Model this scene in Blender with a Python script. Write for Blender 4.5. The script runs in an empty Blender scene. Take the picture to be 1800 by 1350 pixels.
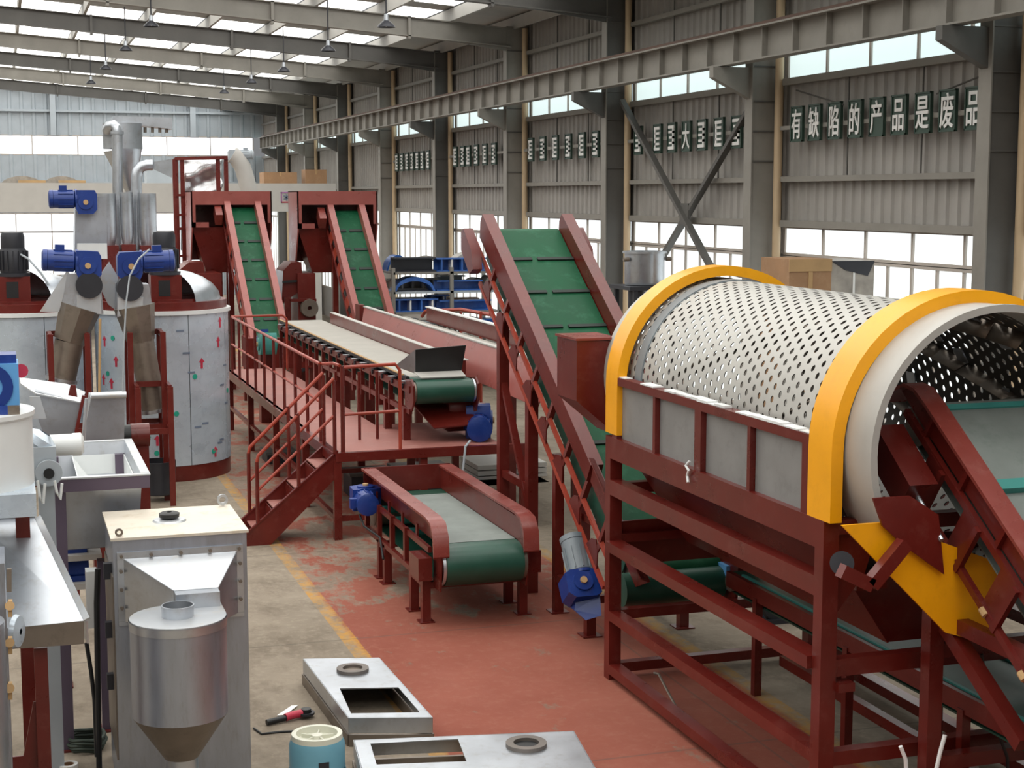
import bpy, bmesh, math, random
from mathutils import Vector as V, Matrix
random.seed(7)
S = bpy.context.scene
COL = S.collection
PI = math.pi
# ---------------------------------------------------------------- camera, sky, exposure
FOC, VPX, VPY, EYE = 2750.0, 5.0, 343.0, 4.5
PITCH = math.atan((675 - VPY) / FOC)
YAW = math.atan((900 - VPX) * math.cos(PITCH) / FOC)
cd = bpy.data.cameras.new('camera'); cam = bpy.data.objects.new('camera', cd); COL.objects.link(cam)
cam.location = (0, 0, EYE); cam.rotation_euler = (PI / 2 - PITCH, 0, -YAW)
cd.sensor_width = 36; cd.lens = 36 * FOC / 1800; cd.clip_end = 300
S.camera = cam
wd = bpy.data.worlds.new('overcast_sky'); S.world = wd; wd.use_nodes = True
bg = wd.node_tree.nodes['Background']; bg.inputs[0].default_value = (0.95, 0.97, 1.0, 1); bg.inputs[1].default_value = 0.22
S.view_settings.view_transform = 'Standard'; S.view_settings.look = 'None'
S.cycles.max_bounces = 5; S.cycles.diffuse_bounces = 3; S.cycles.glossy_bounces = 3; S.cycles.sample_clamp_indirect = 6
S.view_settings.exposure = 0.0; S.view_settings.gamma = 1.0; S.view_settings.use_curve_mapping = False
SKYLIGHT, PANE = 2.85, 1.0          # daylight through roof lights and frosted windows

# ---------------------------------------------------------------- helpers
_c, _s = math.cos, math.sin
_R = V((_c(YAW), -_s(YAW), 0)); _F = V((_s(YAW) * _c(PITCH), _c(YAW) * _c(PITCH), -_s(PITCH))); _U = _R.cross(_F)
def W(px, py, X=None, Y=None, Z=None):
    """point of the photograph on a known plane of the hall"""
    d = _F + _R * ((px - 900) / FOC) + _U * ((675 - py) / FOC)
    t = X / d.x if X is not None else Y / d.y if Y is not None else (Z - EYE) / d.z
    return V((0, 0, EYE)) + d * t

class M:
    def __init__(s): s.v = []; s.f = []
    def add(s, vs, fs):
        n = len(s.v); s.v += [tuple(x) for x in vs]; s.f += [tuple(i + n for i in f) for f in fs]; return s
    def box(s, x0, x1, y0, y1, z0, z1):
        return s.add([(x, y, z) for x in (x0, x1) for y in (y0, y1) for z in (z0, z1)],
                     [(0, 1, 3, 2), (4, 6, 7, 5), (0, 4, 5, 1), (2, 3, 7, 6), (0, 2, 6, 4), (1, 5, 7, 3)])
    def bar(s, p, q, w, h=None, up=(0, 0, 1)):
        h = w if h is None else h
        p, q, up = V(p), V(q), V(up); d = (q - p).normalized(); a = d.cross(up)
        if a.length < 1e-3: a = d.cross(V((0, 1, 0)))
        a.normalize(); u = a.cross(d)
        vs = [c + a * (w / 2 * i) + u * (h / 2 * j) for c in (p, q) for i, j in ((-1, -1), (1, -1), (1, 1), (-1, 1))]
        return s.add(vs, [(0, 1, 2, 3), (7, 6, 5, 4), (0, 4, 5, 1), (1, 5, 6, 2), (2, 6, 7, 3), (3, 7, 4, 0)])
    def rings(s, rs, cap=True, close=True):
        n = len(rs[0]); vs = [p for r in rs for p in r]; fs = []
        for k in range(len(rs) - 1):
            for i in range(n if close else n - 1):
                j = (i + 1) % n; fs.append((k * n + i, k * n + j, (k + 1) * n + j, (k + 1) * n + i))
        if cap: fs += [tuple(range(n)), tuple(range((len(rs) - 1) * n, len(rs) * n))]
        return s.add(vs, fs)
    def cyl(s, p, q, r, r2=None, n=16, cap=True):
        p, q = V(p), V(q); d = (q - p).normalized(); a = d.cross(V((0, 0, 1)))
        if a.length < 1e-3: a = V((1, 0, 0))
        a.normalize(); u = a.cross(d); r2 = r if r2 is None else r2
        ring = lambda c, r: [c + a * (r * _c(2 * PI * i / n)) + u * (r * _s(2 * PI * i / n)) for i in range(n)]
        return s.rings([ring(p, r), ring(q, r2)], cap)
    def lathe(s, c, prof, n=24, axis=(0, 0, 1), cap=False):
        c, d = V(c), V(axis).normalized(); a = d.cross(V((0, 1, 0)))
        if a.length < 1e-3: a = V((1, 0, 0))
        a.normalize(); u = d.cross(a)
        return s.rings([[c + d * z + a * (r * _c(2 * PI * i / n)) + u * (r * _s(2 * PI * i / n)) for i in range(n)] for r, z in prof], cap)
    def tube(s, pts, r, n=8):
        pts = [V(p) for p in pts]; rs = []; a = None
        for i, p in enumerate(pts):
            d = (pts[min(i + 1, len(pts) - 1)] - pts[max(i - 1, 0)]).normalized()
            if a is None:
                a = d.cross(V((0, 0, 1)))
                if a.length < 1e-2: a = d.cross(V((0, 1, 0)))
            a = (a - d * a.dot(d)).normalized(); u = d.cross(a)
            rs.append([p + a * (r * _c(2 * PI * k / n)) + u * (r * _s(2 * PI * k / n)) for k in range(n)])
        return s.rings(rs)
    def prism(s, pts, vec):
        n = len(pts); vec = V(vec); pts = [V(p) for p in pts]
        return s.rings([pts, [p + vec for p in pts]])
    def plate(s, pts, t=.012):
        pts = [V(p) for p in pts]; nrm = (pts[1] - pts[0]).cross(pts[2] - pts[0]).normalized()
        return s.prism([p - nrm * t / 2 for p in pts], nrm * t)

def wloc(o):
    r = V((0, 0, 0))
    while o: r += V(o.location); o = o.parent
    return r
def ob(name, m, mat, parent=None, label=None, local=False, smooth=40, kind=None, share=None):
    if isinstance(m, M):
        me = bpy.data.meshes.new(name); off = V((0, 0, 0)) if (local or parent is None) else wloc(parent)
        me.from_pydata([V(v) - off for v in m.v], [], m.f)
        b = bmesh.new(); b.from_mesh(me); bmesh.ops.recalc_face_normals(b, faces=b.faces); b.to_mesh(me); b.free()
        if smooth:
            me.shade_smooth(); me.set_sharp_from_angle(angle=math.radians(smooth))
        me.materials.append(mat)
    else: me = m
    o = bpy.data.objects.new(name, me); COL.objects.link(o); o.parent = parent
    if label: o['label'] = label
    if kind: o['kind'] = kind
    return o
def tag(o, label, cat, group=None, kind=None):
    o['label'] = label; o['category'] = cat
    if group: o['group'] = group
    if kind: o['kind'] = kind
    return o
def thing(name, label, cat, loc=(0, 0, 0), group=None, kind=None, rz=0):
    o = bpy.data.objects.new(name, None); COL.objects.link(o); o.location = loc; o.rotation_euler = (0, 0, rz); o.empty_display_size = .1
    return tag(o, label, cat, group, kind)
def one(name, m, mat, label, cat, group=None, kind=None, smooth=40):
    """a thing that is a single mesh: origin at its base"""
    xs = [V(v) for v in m.v]; c = V((sum(v.x for v in xs) / len(xs), sum(v.y for v in xs) / len(xs), min(v.z for v in xs)))
    m.v = [tuple(v - c) for v in xs]
    o = ob(name, m, mat, None, smooth=smooth); o.location = c
    return tag(o, label, cat, group, kind)
def arc(c, r, a0, a1, n, plane='xz'):
    out = []
    for i in range(n + 1):
        a = math.radians(a0 + (a1 - a0) * i / n); p = V(c)
        if plane == 'xz': p += V((r * _c(a), 0, r * _s(a)))
        elif plane == 'yz': p += V((0, r * _c(a), r * _s(a)))
        else: p += V((r * _c(a), r * _s(a), 0))
        out.append(p)
    return out

# ---------------------------------------------------------------- materials
def lin(h):
    return [((int(h[i:i + 2], 16) / 255 + .055) / 1.055) ** 2.4 if int(h[i:i + 2], 16) > 10 else int(h[i:i + 2], 16) / 255 / 12.92 for i in (0, 2, 4)] + [1]
def nodes(name):
    m = bpy.data.materials.new(name); m.use_nodes = True; nt = m.node_tree
    return m, nt, nt.nodes['Principled BSDF'], nt.nodes, nt.links
def mat(name, col, rough=.5, metal=0., var=.18, scale=2.5, bump=0., dirt=None, dirt_amt=.35, spec=.5, stretch=None):
    m, nt, b, N, L = nodes(name)
    b.inputs['Roughness'].default_value = rough; b.inputs['Metallic'].default_value = metal; b.inputs['Specular IOR Level'].default_value = spec
    tc = N.new('ShaderNodeTexCoord'); src = tc.outputs['Object']
    if stretch:
        mp = N.new('ShaderNodeMapping'); mp.inputs['Scale'].default_value = stretch; L.new(src, mp.inputs[0]); src = mp.outputs[0]
    n1 = N.new('ShaderNodeTexNoise'); n1.inputs['Scale'].default_value = scale; n1.inputs['Detail'].default_value = 5; L.new(src, n1.inputs['Vector'])
    r = N.new('ShaderNodeMapRange'); r.inputs[1].default_value = .3; r.inputs[2].default_value = .7
    r.inputs[3].default_value = 1 - var; r.inputs[4].default_value = 1 + var; L.new(n1.outputs['Fac'], r.inputs[0])
    mx = N.new('ShaderNodeMix'); mx.data_type = 'RGBA'; mx.blend_type = 'MULTIPLY'; mx.inputs[0].default_value = 1
    mx.inputs[6].default_value = lin(col); L.new(r.outputs[0], mx.inputs[7]); out = mx.outputs[2]
    if dirt:
        n2 = N.new('ShaderNodeTexNoise'); n2.inputs['Scale'].default_value = scale * 2.7; n2.inputs['Detail'].default_value = 8; n2.inputs['Roughness'].default_value = .7; L.new(src, n2.inputs['Vector'])
        r2 = N.new('ShaderNodeMapRange'); r2.inputs[1].default_value = .52; r2.inputs[2].default_value = .72; r2.inputs[4].default_value = dirt_amt; L.new(n2.outputs['Fac'], r2.inputs[0])
        m2 = N.new('ShaderNodeMix'); m2.data_type = 'RGBA'; L.new(r2.outputs[0], m2.inputs[0]); L.new(out, m2.inputs[6]); m2.inputs[7].default_value = lin(dirt); out = m2.outputs[2]
    L.new(out, b.inputs['Base Color'])
    rr = N.new('ShaderNodeMapRange'); rr.inputs[3].default_value = max(.05, rough - .1); rr.inputs[4].default_value = min(1, rough + .1); L.new(n1.outputs['Fac'], rr.inputs[0]); L.new(rr.outputs[0], b.inputs['Roughness'])
    if bump:
        bp = N.new('ShaderNodeBump'); bp.inputs['Strength'].default_value = bump; bp.inputs['Distance'].default_value = .02; L.new(n1.outputs['Fac'], bp.inputs['Height']); L.new(bp.outputs[0], b.inputs['Normal'])
    return m
def emit(name, col, strength):
    m, nt, b, N, L = nodes(name); b.inputs['Base Color'].default_value = lin(col); b.inputs['Roughness'].default_value = .4
    b.inputs['Emission Color'].default_value = lin(col); b.inputs['Emission Strength'].default_value = strength
    return m
RED = mat('red_primer_paint', '611c16', .3, var=.14, dirt='8a5850', dirt_amt=.2)
REDLIT = mat('red_primer_lit', '7f3831', .28, var=.1, dirt='a8746a', dirt_amt=.22)  # red primer lightened, sky gloss of lit tops painted into the colour
ORNG = mat('red_lead_paint', '9a3a28', .4, var=.15)
BELT = mat('green_rubber_belt', '0f4d31', .55, spec=.22, var=.12, scale=1.5, dirt='4f8f70', dirt_amt=.25)
BELTD = mat('dark_green_belt', '1d4a3c', .38, var=.15, dirt='3a5b50', dirt_amt=.3)
BELTG = mat('dusty_grey_belt', '7d8480', .6, var=.15, dirt='5d6b64', dirt_amt=.4)
BELTW = mat('pale_belt', 'a39f97', .55, var=.1, dirt='8f8b84', dirt_amt=.35)
BLACK = mat('black_rubber', '1b1c1e', .5, var=.2)
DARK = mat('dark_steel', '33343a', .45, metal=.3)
STEEL = mat('stainless_steel', 'c0c5cc', .34, metal=.9, var=.12, scale=3, dirt='9a958f', dirt_amt=.4)
STEELB = mat('brushed_stainless', 'aab0bc', .36, metal=.85, var=.1, scale=2, dirt='8d8a88', dirt_amt=.4, stretch=(5, 5, 1))
STEELD = mat('dull_stainless', '83796f', .42, metal=.6, var=.2, dirt='5c534b', dirt_amt=.5)
STEELW = mat('bright_sheet_steel', 'c9cdd2', .34, metal=.5, var=.06, dirt='c9b79a', dirt_amt=.35)
FILM = mat('film_covered_steel', 'c4d0dc', .28, metal=.3, var=.08, dirt='93a0b2', dirt_amt=.4)
FILMW = mat('white_enamel', 'dfe2e2', .35, var=.05)
BLUE = mat('blue_motor_paint', '18367f', .34, var=.15, dirt='4a66ac', dirt_amt=.25)
BLUEL = mat('light_blue_paint', '5f9fd8', .4, var=.1)
BLUEP = mat('blue_part_paint', '2c5fae', .4, var=.2, dirt='6f8fc0', dirt_amt=.4)
TEAL = mat('teal_paint', '3f8f88', .45)
CYANM = mat('pale_blue_motor_paint', '6ea4b8', .38, var=.08)
CREAM = mat('cream_enamel', 'd6d6c6', .35, var=.05)
DECK = mat('dusty_red_deck', '99625a', .6, var=.12, scale=1.5, dirt='a98379', dirt_amt=.35)
REDHAZE = mat('red_primer_hazed', '95504a', .3, var=.1, dirt='a9776f', dirt_amt=.2)  # same red primer made paler, distance haze put into the colour
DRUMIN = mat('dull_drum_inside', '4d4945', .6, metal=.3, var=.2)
SLOTD = mat('shadowed_belt_slot', '14221c', .6)  # belt green darkened, shadow of the belt slots put into the colour
YEL = mat('yellow_paint', 'f2a70f', .32, var=.05, dirt='c98612', dirt_amt=.25)
DRUM = mat('perforated_sheet', 'b3b1ac', .45, metal=.2, var=.06, dirt='a9a6a0', dirt_amt=.4)
PANG = mat('grey_panel_sheet', '8f8f8e', .5, metal=.3, var=.1, dirt='6f6e6c', dirt_amt=.4)
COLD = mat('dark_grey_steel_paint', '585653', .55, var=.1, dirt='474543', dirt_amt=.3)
COLL = mat('pale_grey_steel_paint', '86827b', .55, var=.08, dirt='736f69', dirt_amt=.3)
PIPE = mat('beige_pipe', 'c3ab8b', .5, var=.08)
CLAD = mat('grey_cladding', '9e9a95', .45, metal=.15, var=.08, scale=1.2, dirt='7f7f80', dirt_amt=.3)
CLADB = mat('blue_grey_cladding', 'a6aeb5', .5, var=.06)
ROOF = mat('roof_underside', 'a3a19c', .6, var=.08)
MEZ = mat('beige_fascia', 'bdbab5', .6, var=.05)
CARD = mat('cardboard', 'a07c5c', .8, var=.12, dirt='c0a382', dirt_amt=.3)
WRAP = mat('plastic_wrapped_crate', '9c958c', .35, var=.3, scale=5)
WOOD = mat('plank', 'b8966a', .75, var=.15)
PURP = mat('plum_grey_paint', '5d5060', .45, var=.1)
WHITE = mat('white_paint', 'e6e6e4', .5, var=.03)
SIGNG = mat('sign_green', '33493f', .5, var=.1)
FRAMEW = mat('window_frame', 'b5aca4', .5, var=.06)
RUBG = mat('dark_green_hose', '39443c', .6, var=.1)
GREYM = mat('grey_motor_paint', '7b858c', .4, var=.1)
RUST = mat('welded_collar_steel', '77706b', .55, metal=.5, var=.25)
PINKF = mat('magenta_print', 'a05a9e', .5); PRED = mat('print_red', 'c0304a', .5); PGRN = mat('print_green', '1f9f86', .5)
INK = mat('print_grey', '6f7c90', .5)
SKYM = emit('roof_light', 'fafaf6', SKYLIGHT)
PANEM = emit('frosted_pane', 'eff7f8', PANE)
PANEU = emit('high_frosted_pane', 'd6e8e8', PANE * .95)
PANEF = emit('far_bright_pane', 'f2f8ff', PANE * 1.3)
LAMPG = emit('lamp_glow', 'fff6e0', 1.0)

def floor_material():
    m, nt, b, N, L = nodes('painted_concrete')
    tc = N.new('ShaderNodeTexCoord'); sx = N.new('ShaderNodeSeparateXYZ'); L.new(tc.outputs['Object'], sx.inputs[0])
    def math_(op, a, c, d=None):
        n = N.new('ShaderNodeMath'); n.operation = op
        for i, x in enumerate((a, c, d)):
            if x is None: continue
            if isinstance(x, (int, float)): n.inputs[i].default_value = x
            else: L.new(x, n.inputs[i])
        return n.outputs[0]
    def noise(scale, detail=6, rough=.6, st=None):
        n = N.new('ShaderNodeTexNoise'); n.inputs['Scale'].default_value = scale; n.inputs['Detail'].default_value = detail; n.inputs['Roughness'].default_value = rough
        if st:
            mp = N.new('ShaderNodeMapping'); mp.inputs['Scale'].default_value = st; L.new(tc.outputs['Object'], mp.inputs[0]); L.new(mp.outputs[0], n.inputs['Vector'])
        else: L.new(tc.outputs['Object'], n.inputs['Vector'])
        return n.outputs['Fac']
    def rng(x, a, c, d=0, e=1):
        n = N.new('ShaderNodeMapRange'); n.inputs[1].default_value = a; n.inputs[2].default_value = c; n.inputs[3].default_value = d; n.inputs[4].default_value = e; L.new(x, n.inputs[0]); return n.outputs[0]
    def mix(f, a, c):
        n = N.new('ShaderNodeMix'); n.data_type = 'RGBA'
        if isinstance(f, float): n.inputs[0].default_value = f
        else: L.new(f, n.inputs[0])
        for i, x in ((6, a), (7, c)):
            if isinstance(x, str): n.inputs[i].default_value = lin(x)
            else: L.new(x, n.inputs[i])
        return n.outputs[2]
    big, mid, fine = noise(.5), noise(2.2, 8, .7, (1, .55, 1)), noise(9, 6, .7)
    X, Y = sx.outputs[0], sx.outputs[1]
    con = mix(rng(big, .35, .65), '83786a', '968a7b'); con = mix(rng(mid, .46, .66, 0, .75), con, '6d6256'); con = mix(rng(fine, .5, .75, 0, .5), con, 'aa9e8d')
    red = mix(rng(big, .35, .65), '864a3c', '96594a'); red = mix(rng(fine, .5, .75, 0, .35), red, 'a1725f')
    wear_y = rng(Y, 14.3, 19, .0, .16)
    wearn = math_('ADD', mid, wear_y)
    worn = rng(wearn, .60, .68, 1, .12)
    inz = math_('MULTIPLY', rng(math_('ADD', X, math_('MULTIPLY', math_('SUBTRACT', fine, .5), .25)), 3.22, 3.28), rng(X, 6.36, 6.3))
    zone = math_('MULTIPLY', inz, worn)
    col = mix(zone, con, red)
    def stripe(x0, x1):
        a = math_('MULTIPLY', rng(X, x0 - .01, x0), rng(X, x1 + .01, x1)); return math_('MULTIPLY', a, rng(math_('ADD', math_('MULTIPLY', mid, .6), math_('MULTIPLY', fine, .4)), .42, .56, .75, .05))
    col = mix(stripe(3.12, 3.27), col, 'c08a2e'); col = mix(stripe(6.28, 6.46), col, 'b08436')
    jy = math_('PINGPONG', math_('ADD', Y, .7), 2.0); joint = rng(jy, .0, .022, .55, 0)
    jx = math_('PINGPONG', math_('ADD', X, .2), 3.0); joint = math_('MAXIMUM', joint, rng(jx, 0, .018, .5, 0))
    col = mix(joint, col, '55504a')
    L.new(col, b.inputs['Base Color']); L.new(rng(mid, .3, .7, .75, .95), b.inputs['Roughness']); b.inputs['Specular IOR Level'].default_value = .22
    bp = N.new('ShaderNodeBump'); bp.inputs['Strength'].default_value = .25; bp.inputs['Distance'].default_value = .01; L.new(fine, bp.inputs['Height']); L.new(bp.outputs[0], b.inputs['Normal'])
    return m
FLOORM = floor_material()
# ================================================================ the hall
CY = [15.7, 21.77, 27.85, 34.0, 40.2, 46.5, 52.8, 58.9, 65.2]          # columns along the right wall
ALLY = [-2.6, 3.5, 9.6] + CY                                        # frames, also behind the camera
WX, CX, YEND = 11.42, 10.85, 72.0
fl = ob('floor', M().box(-16, 12, -8, YEND + .3, -.2, 0), FLOORM); tag(fl, 'worn concrete floor, painted red between two yellow lines', 'floor', kind='structure')

def corr(x, y0, y1, z0, z1, pitch=.26, dep=.035, along='y', sgn=-1):
    """ribbed metal sheet standing on a line, ribs towards the hall"""
    m = M(); pts = []; y = y0
    prof = ((0, 0), (.62, 0), (.72, 1), (.9, 1))
    while y < y1 - 1e-6:
        for t, d in prof:
            yy = y + t * pitch
            if yy <= y1: pts.append((yy, d * dep))
        y += pitch
    pts.append((y1, 0))
    n = len(pts)
    q = lambda yy, d, z: (x + sgn * d, yy, z) if along == 'y' else (yy, x + sgn * d, z)
    m.add([q(yy, d, z) for z in (z0, z1) for yy, d in pts], [(i, i + 1, n + i + 1, n + i) for i in range(n - 1)])
    return m
wr = thing('wall_right', 'grey ribbed metal wall along the right side', 'wall', (WX, 40, 0), kind='structure')
wr.name = 'wall_right'
ob('base_wall', M().box(WX, WX + .2, -6, YEND, 0, 1.1), CLAD, wr)
ob('ribbed_sheet', corr(WX, -6, YEND, 4.06, 6.22), CLAD, wr, smooth=0)
ob('ribbed_sheet', corr(WX, -6, YEND, 7.12, 8.6), CLAD, wr, smooth=0)
YB = [3.5, 9.6] + CY + [YEND]
for i in range(len(YB) - 1):
    a, b2 = YB[i] + .25, YB[i + 1] - .2
    ob('girt', M().box(WX - .16, WX - .035, a, b2, 4.70, 4.78), COLL, wr)
    ob('girt', M().box(WX - .16, WX - .035, a, b2, 6.14, 6.24), COLL, wr)
    ob('girt', M().box(WX - .16, WX - .035, a, b2, 4.02, 4.12), COLL, wr)
    ob('girt', M().box(WX - .16, WX - .035, a, b2, 7.62, 7.7), COLL, wr)
    if i < 7:
        for t in (1 / 3, 2 / 3):
            y = a + (b2 - a) * t; ob('sag_rod', M().cyl((WX - .1, y, 4.74), (WX - .1, y, 6.2), .014, n=6), COLD, wr)
            ob('sag_rod', M().cyl((WX - .1, y, 7.12), (WX - .1, y, 8.4), .014, n=6), COLD, wr)
wn = 0
def window(n, label, x, y0, y1, z0, z1, npan, rows, mat_, parent_axis='y', sub=1):
    """framed window in a wall; rows = z limits of pane rows"""
    w = thing('window_%d' % n, label, 'window', (x, (y0 + y1) / 2, z0) if parent_axis == 'y' else ((y0 + y1) / 2, x, z0), kind='structure')
    st = (y1 - y0) / npan; fr = M(); t = .05
    q = (lambda a, b, c, d, m, d0, d1: m.box(x + d0, x + d1, a, b, c, d)) if parent_axis == 'y' else (lambda a, b, c, d, m, d0, d1: m.box(a, b, x + d0, x + d1, c, d))
    for r, (za, zb) in enumerate(rows):
        k = sub if r == len(rows) - 1 else 1
        for j in range(npan * k):
            a, b = y0 + st / k * j, y0 + st / k * (j + 1)
            pm = M(); q(a + t / 2, b - t / 2, za + t / 2, zb - t / 2, pm, .03, .045); ob('pane', pm, mat_, w, smooth=0)
        for j in range(npan * k + 1):
            a = y0 + st / k * j; q(a - t / 2, a + t / 2, za, zb, fr, 0, .06)
        q(y0, y1, za - t / 2, za + t / 2, fr, -.01, .06); q(y0, y1, zb - t / 2, zb + t / 2, fr, -.01, .06)
    ob('window_frame', fr, FRAMEW, w, smooth=0)
ORD = ['nearest', 'second', 'third', 'fourth', 'fifth', 'sixth', 'seventh', 'eighth', 'ninth', 'tenth', 'eleventh']
for i in range(1, len(YB) - 1):
    a, b2 = YB[i] + .05, YB[i + 1] - .05
    wn += 1; window(wn, '%s bay high strip window above the ribbed wall, right side' % ORD[i - 1], WX, a, b2, 6.24, 7.12, 5, [(6.24, 7.12)], PANEU)
    wn += 1; window(wn, '%s bay tall frosted window low in the right wall' % ORD[i - 1], WX, a, b2, 1.1, 4.02, 5, [(3.6, 4.02), (1.1, 3.56)], PANEM, sub=2)

# columns, corbels, downpipes
colth = []
for i, y in enumerate([9.6] + CY):
    dk = (i % 2 == 1)
    cm = COLD if dk else COLL
    if i == 1: cm = COLD
    lab = '%s grey steel column, %s from the camera along the right wall' % ('dark' if dk else 'pale', ORD[i])
    c = thing('steel_column', lab, 'column', (CX + .25, y, 0), 'columns of the right wall'); colth.append(c)
    ob('inner_flange', M().box(CX, CX + .02, y - .02, y + .23, 0, 8.25), COLL, c)
    ob('outer_flange', M().box(CX + .5, CX + .52, y - .02, y + .23, 0, 8.25), cm, c)
    ob('web', M().box(CX + .02, CX + .5, y, y + .02, 0, 8.25), cm, c)
    for z in (5.0, 5.45, 5.9, 6.42, 7.7): ob('stiffener', M().box(CX + .02, CX + .5, y - .02, y + .23, z, z + .025), COLD, c)
    ob('corbel', M().prism([(CX, y + .05, 6.42), (CX - .62, y + .05, 6.42), (CX - .62, y + .05, 6.26), (CX, y + .05, 5.95)], (0, .14, 0)), COLL if not dk else COLD, c)
    dp = one('downpipe', M().cyl((WX - .17, y - .12, 0), (WX - .17, y - .12, 8.2), .065, n=12), PIPE, 'beige downpipe beside the %s column from the camera' % ORD[i], 'pipe', 'downpipes on the right wall')
# crane runway beam
cb = thing('crane_beam', 'long grey crane runway beam with stiffeners along the right columns', 'beam', (10.45, 40, 6.43))
ob('web', M().box(10.44, 10.46, 2, 66.6, 6.45, 6.88), COLL, cb)
ob('bottom_flange', M().box(10.34, 10.56, 2, 66.6, 6.43, 6.455), COLL, cb)
ob('top_flange', M().box(10.29, 10.61, 2, 66.6, 6.875, 6.90), COLL, cb)
ob('crane_rail', M().box(10.42, 10.48, 2, 66.6, 6.90, 6.97), mat('rusty_rail', '5d463c', .7), cb)
y = 3.0; ms = None
while y < 66.5:
    if ms is None:
        o = ob('stiffener', M().box(10.35, 10.44, -.008, .008, 6.455, 6.875), COLL, None); ms = o.data; o.parent = cb; o.location = (-10.45, y - 40, -6.43)
    else:
        o = ob('stiffener', ms, None, cb); o.location = (-10.45, y - 40, -6.43)
    y += .92
# cross brace
xb = thing('cross_brace', 'dark steel cross brace between the third and second column', 'brace', (11.05, 24.8, 2.2))
ob('brace_bar', M().bar((11.08, 27.6, 6.25), (11.08, 21.95, 2.1), .07, .11, (1, 0, 0)), COLD, xb)
ob('brace_bar', M().bar((11.16, 21.95, 6.2), (11.16, 27.6, 2.1), .07, .11, (1, 0, 0)), COLD, xb)
ob('gusset', M().box(11.1, 11.13, 24.6, 24.95, 4.0, 4.36), COLD, xb)

# rafters, purlins, roof
RX, SL = -2.0, .0735
def rz(x): return 8.2 + SL * (CX - x) if x > RX else 8.2 + SL * (CX - RX) - SL * (RX - x)
for i, y in enumerate(ALLY):
    dk = (i % 2 == 0) if i < 3 else ((i - 2) % 2 == 1)
    cm = COLD if dk else COLL
    vis = i >= 3
    nm = ORD[i - 3] if vis else None
    lab = ('%s grey roof beam landing on the %s column of the right wall' % ('dark' if dk else 'pale', ORD[i - 2])) if vis else '%s grey roof beam %s' % ('dark' if dk else 'pale', ('far behind the camera', 'just overhead behind the view', 'nearest ahead above the frame')[i])
    r = thing('roof_beam', lab, 'beam', (4, y, 7.7), 'roof beams')
    for x0, x1 in ((CX + .1, RX), (RX, -15.5)):
        d0 = .38
        w = M().prism([(x0, y - .008, rz(x0)), (x1, y - .008, rz(x1)), (x1, y - .008, rz(x1) - d0), (x0 - 2 if x0 > 0 else x0, y - .008, rz(x0 - 2 if x0 > 0 else x0) - d0), (x0, y - .008, rz(x0) - (.5 if x0 > 0 else d0))], (0, .016, 0))
        ob('web', w, cm, r)
        ob('bottom_flange', M().bar((x0, y, rz(x0) - d0 - .02), (x1, y, rz(x1) - d0), .2, .022), cm, r)
        ob('top_flange', M().bar((x0, y, rz(x0)), (x1, y, rz(x1)), .2, .022), cm, r)
    for x in (8.6, 5.6, 2.2, -.6): ob('splice_plate', M().box(x - .03, x + .03, y - .1, y + .1, rz(x) - .46, rz(x) + .02), cm, r)
ce = thing('ceiling', 'ribbed grey roof with rows of translucent roof lights', 'roof', (0, 30, 8.6), kind='structure')
rsh = lambda x: rz(x) + .3
ALLE = ALLY + [YEND]
roofm = M()
for i in range(len(ALLE) - 1):
    ya, yb = ALLE[i], ALLE[i + 1]; g0, g1 = ya + .45, yb - .45
    for (u0, u1) in ((ya, g0), (g1, yb)):
        for x0, x1 in ((11.6, RX), (RX, -15.6)):
            roofm.add([(x0, u0, rsh(x0)), (x1, u0, rsh(x1)), (x1, u1, rsh(x1)), (x0, u1, rsh(x0))], [(0, 1, 2, 3)])
    roofm.add([(11.6, g0, rsh(11.6)), (9.55, g0, rsh(9.55)), (9.55, g1, rsh(9.55)), (11.6, g1, rsh(11.6))], [(0, 1, 2, 3)])
    k = 0; x = 9.55
    while x > -15:
        x1 = max(x - 1.5, -15.6)
        if x > RX > x1: x1 = RX
        ob('roof_light', M().add([(x - .04, g0, rsh(x)), (x1 + .04, g0, rsh(x1)), (x1 + .04, g1, rsh(x1)), (x - .04, g1, rsh(x))], [(0, 1, 2, 3)]), SKYM, ce, smooth=0)
        x = x1
ob('roof_sheet', roofm, ROOF, ce, smooth=0)
x = 11.05
while x > -15:
    ob('purlin', M().box(x - .035, x + .035, -3, YEND, rz(x) + .01, rz(x) + .27), ROOF, ce); x -= 1.5

# walls beside and behind the camera
wl = ob('wall_left', corr(-15.5, -3, YEND, 0, 8.6, .5, .05, 'y', 1), CLAD, smooth=0); tag(wl, 'ribbed metal wall on the far left, outside the view', 'wall', kind='structure')
wf = ob('wall_front', corr(-3, -15.5, WX, 0, 9.6, .5, .05, 'x', 1), CLAD, smooth=0); tag(wf, 'ribbed metal wall behind the camera', 'wall', kind='structure')
# far wall
wb = thing('wall_back', 'blue grey ribbed wall closing the far end of the hall', 'wall', (0, YEND, 0), kind='structure')
ob('ribbed_sheet', corr(YEND, -16, WX, 3.75, 6.26, .5, .05, 'x'), CLADB, wb, smooth=0)
ob('ribbed_sheet', corr(YEND, -16, WX, 7.09, 9.6, .5, .05, 'x'), CLADB, wb, smooth=0)
ob('ribbed_sheet', corr(YEND, -16, WX, 0, 1.0, .5, .05, 'x'), CLADB, wb, smooth=0)
for x in (-3, 2.2, 8.2): ob('wall_post', M().box(x - .12, x + .12, YEND - .35, YEND - .06, 7.09, 9.2), CLADB, wb)
for z in (8.1, 5.0): ob('girt', M().box(-16, WX, YEND - .2, YEND - .06, z, z + .1), CLADB, wb)
wn += 1; window(wn, 'long bright strip window high in the far wall', YEND, -16, 10.9, 6.26, 7.09, 14, [(6.26, 7.09)], PANEF, 'x')
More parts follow.
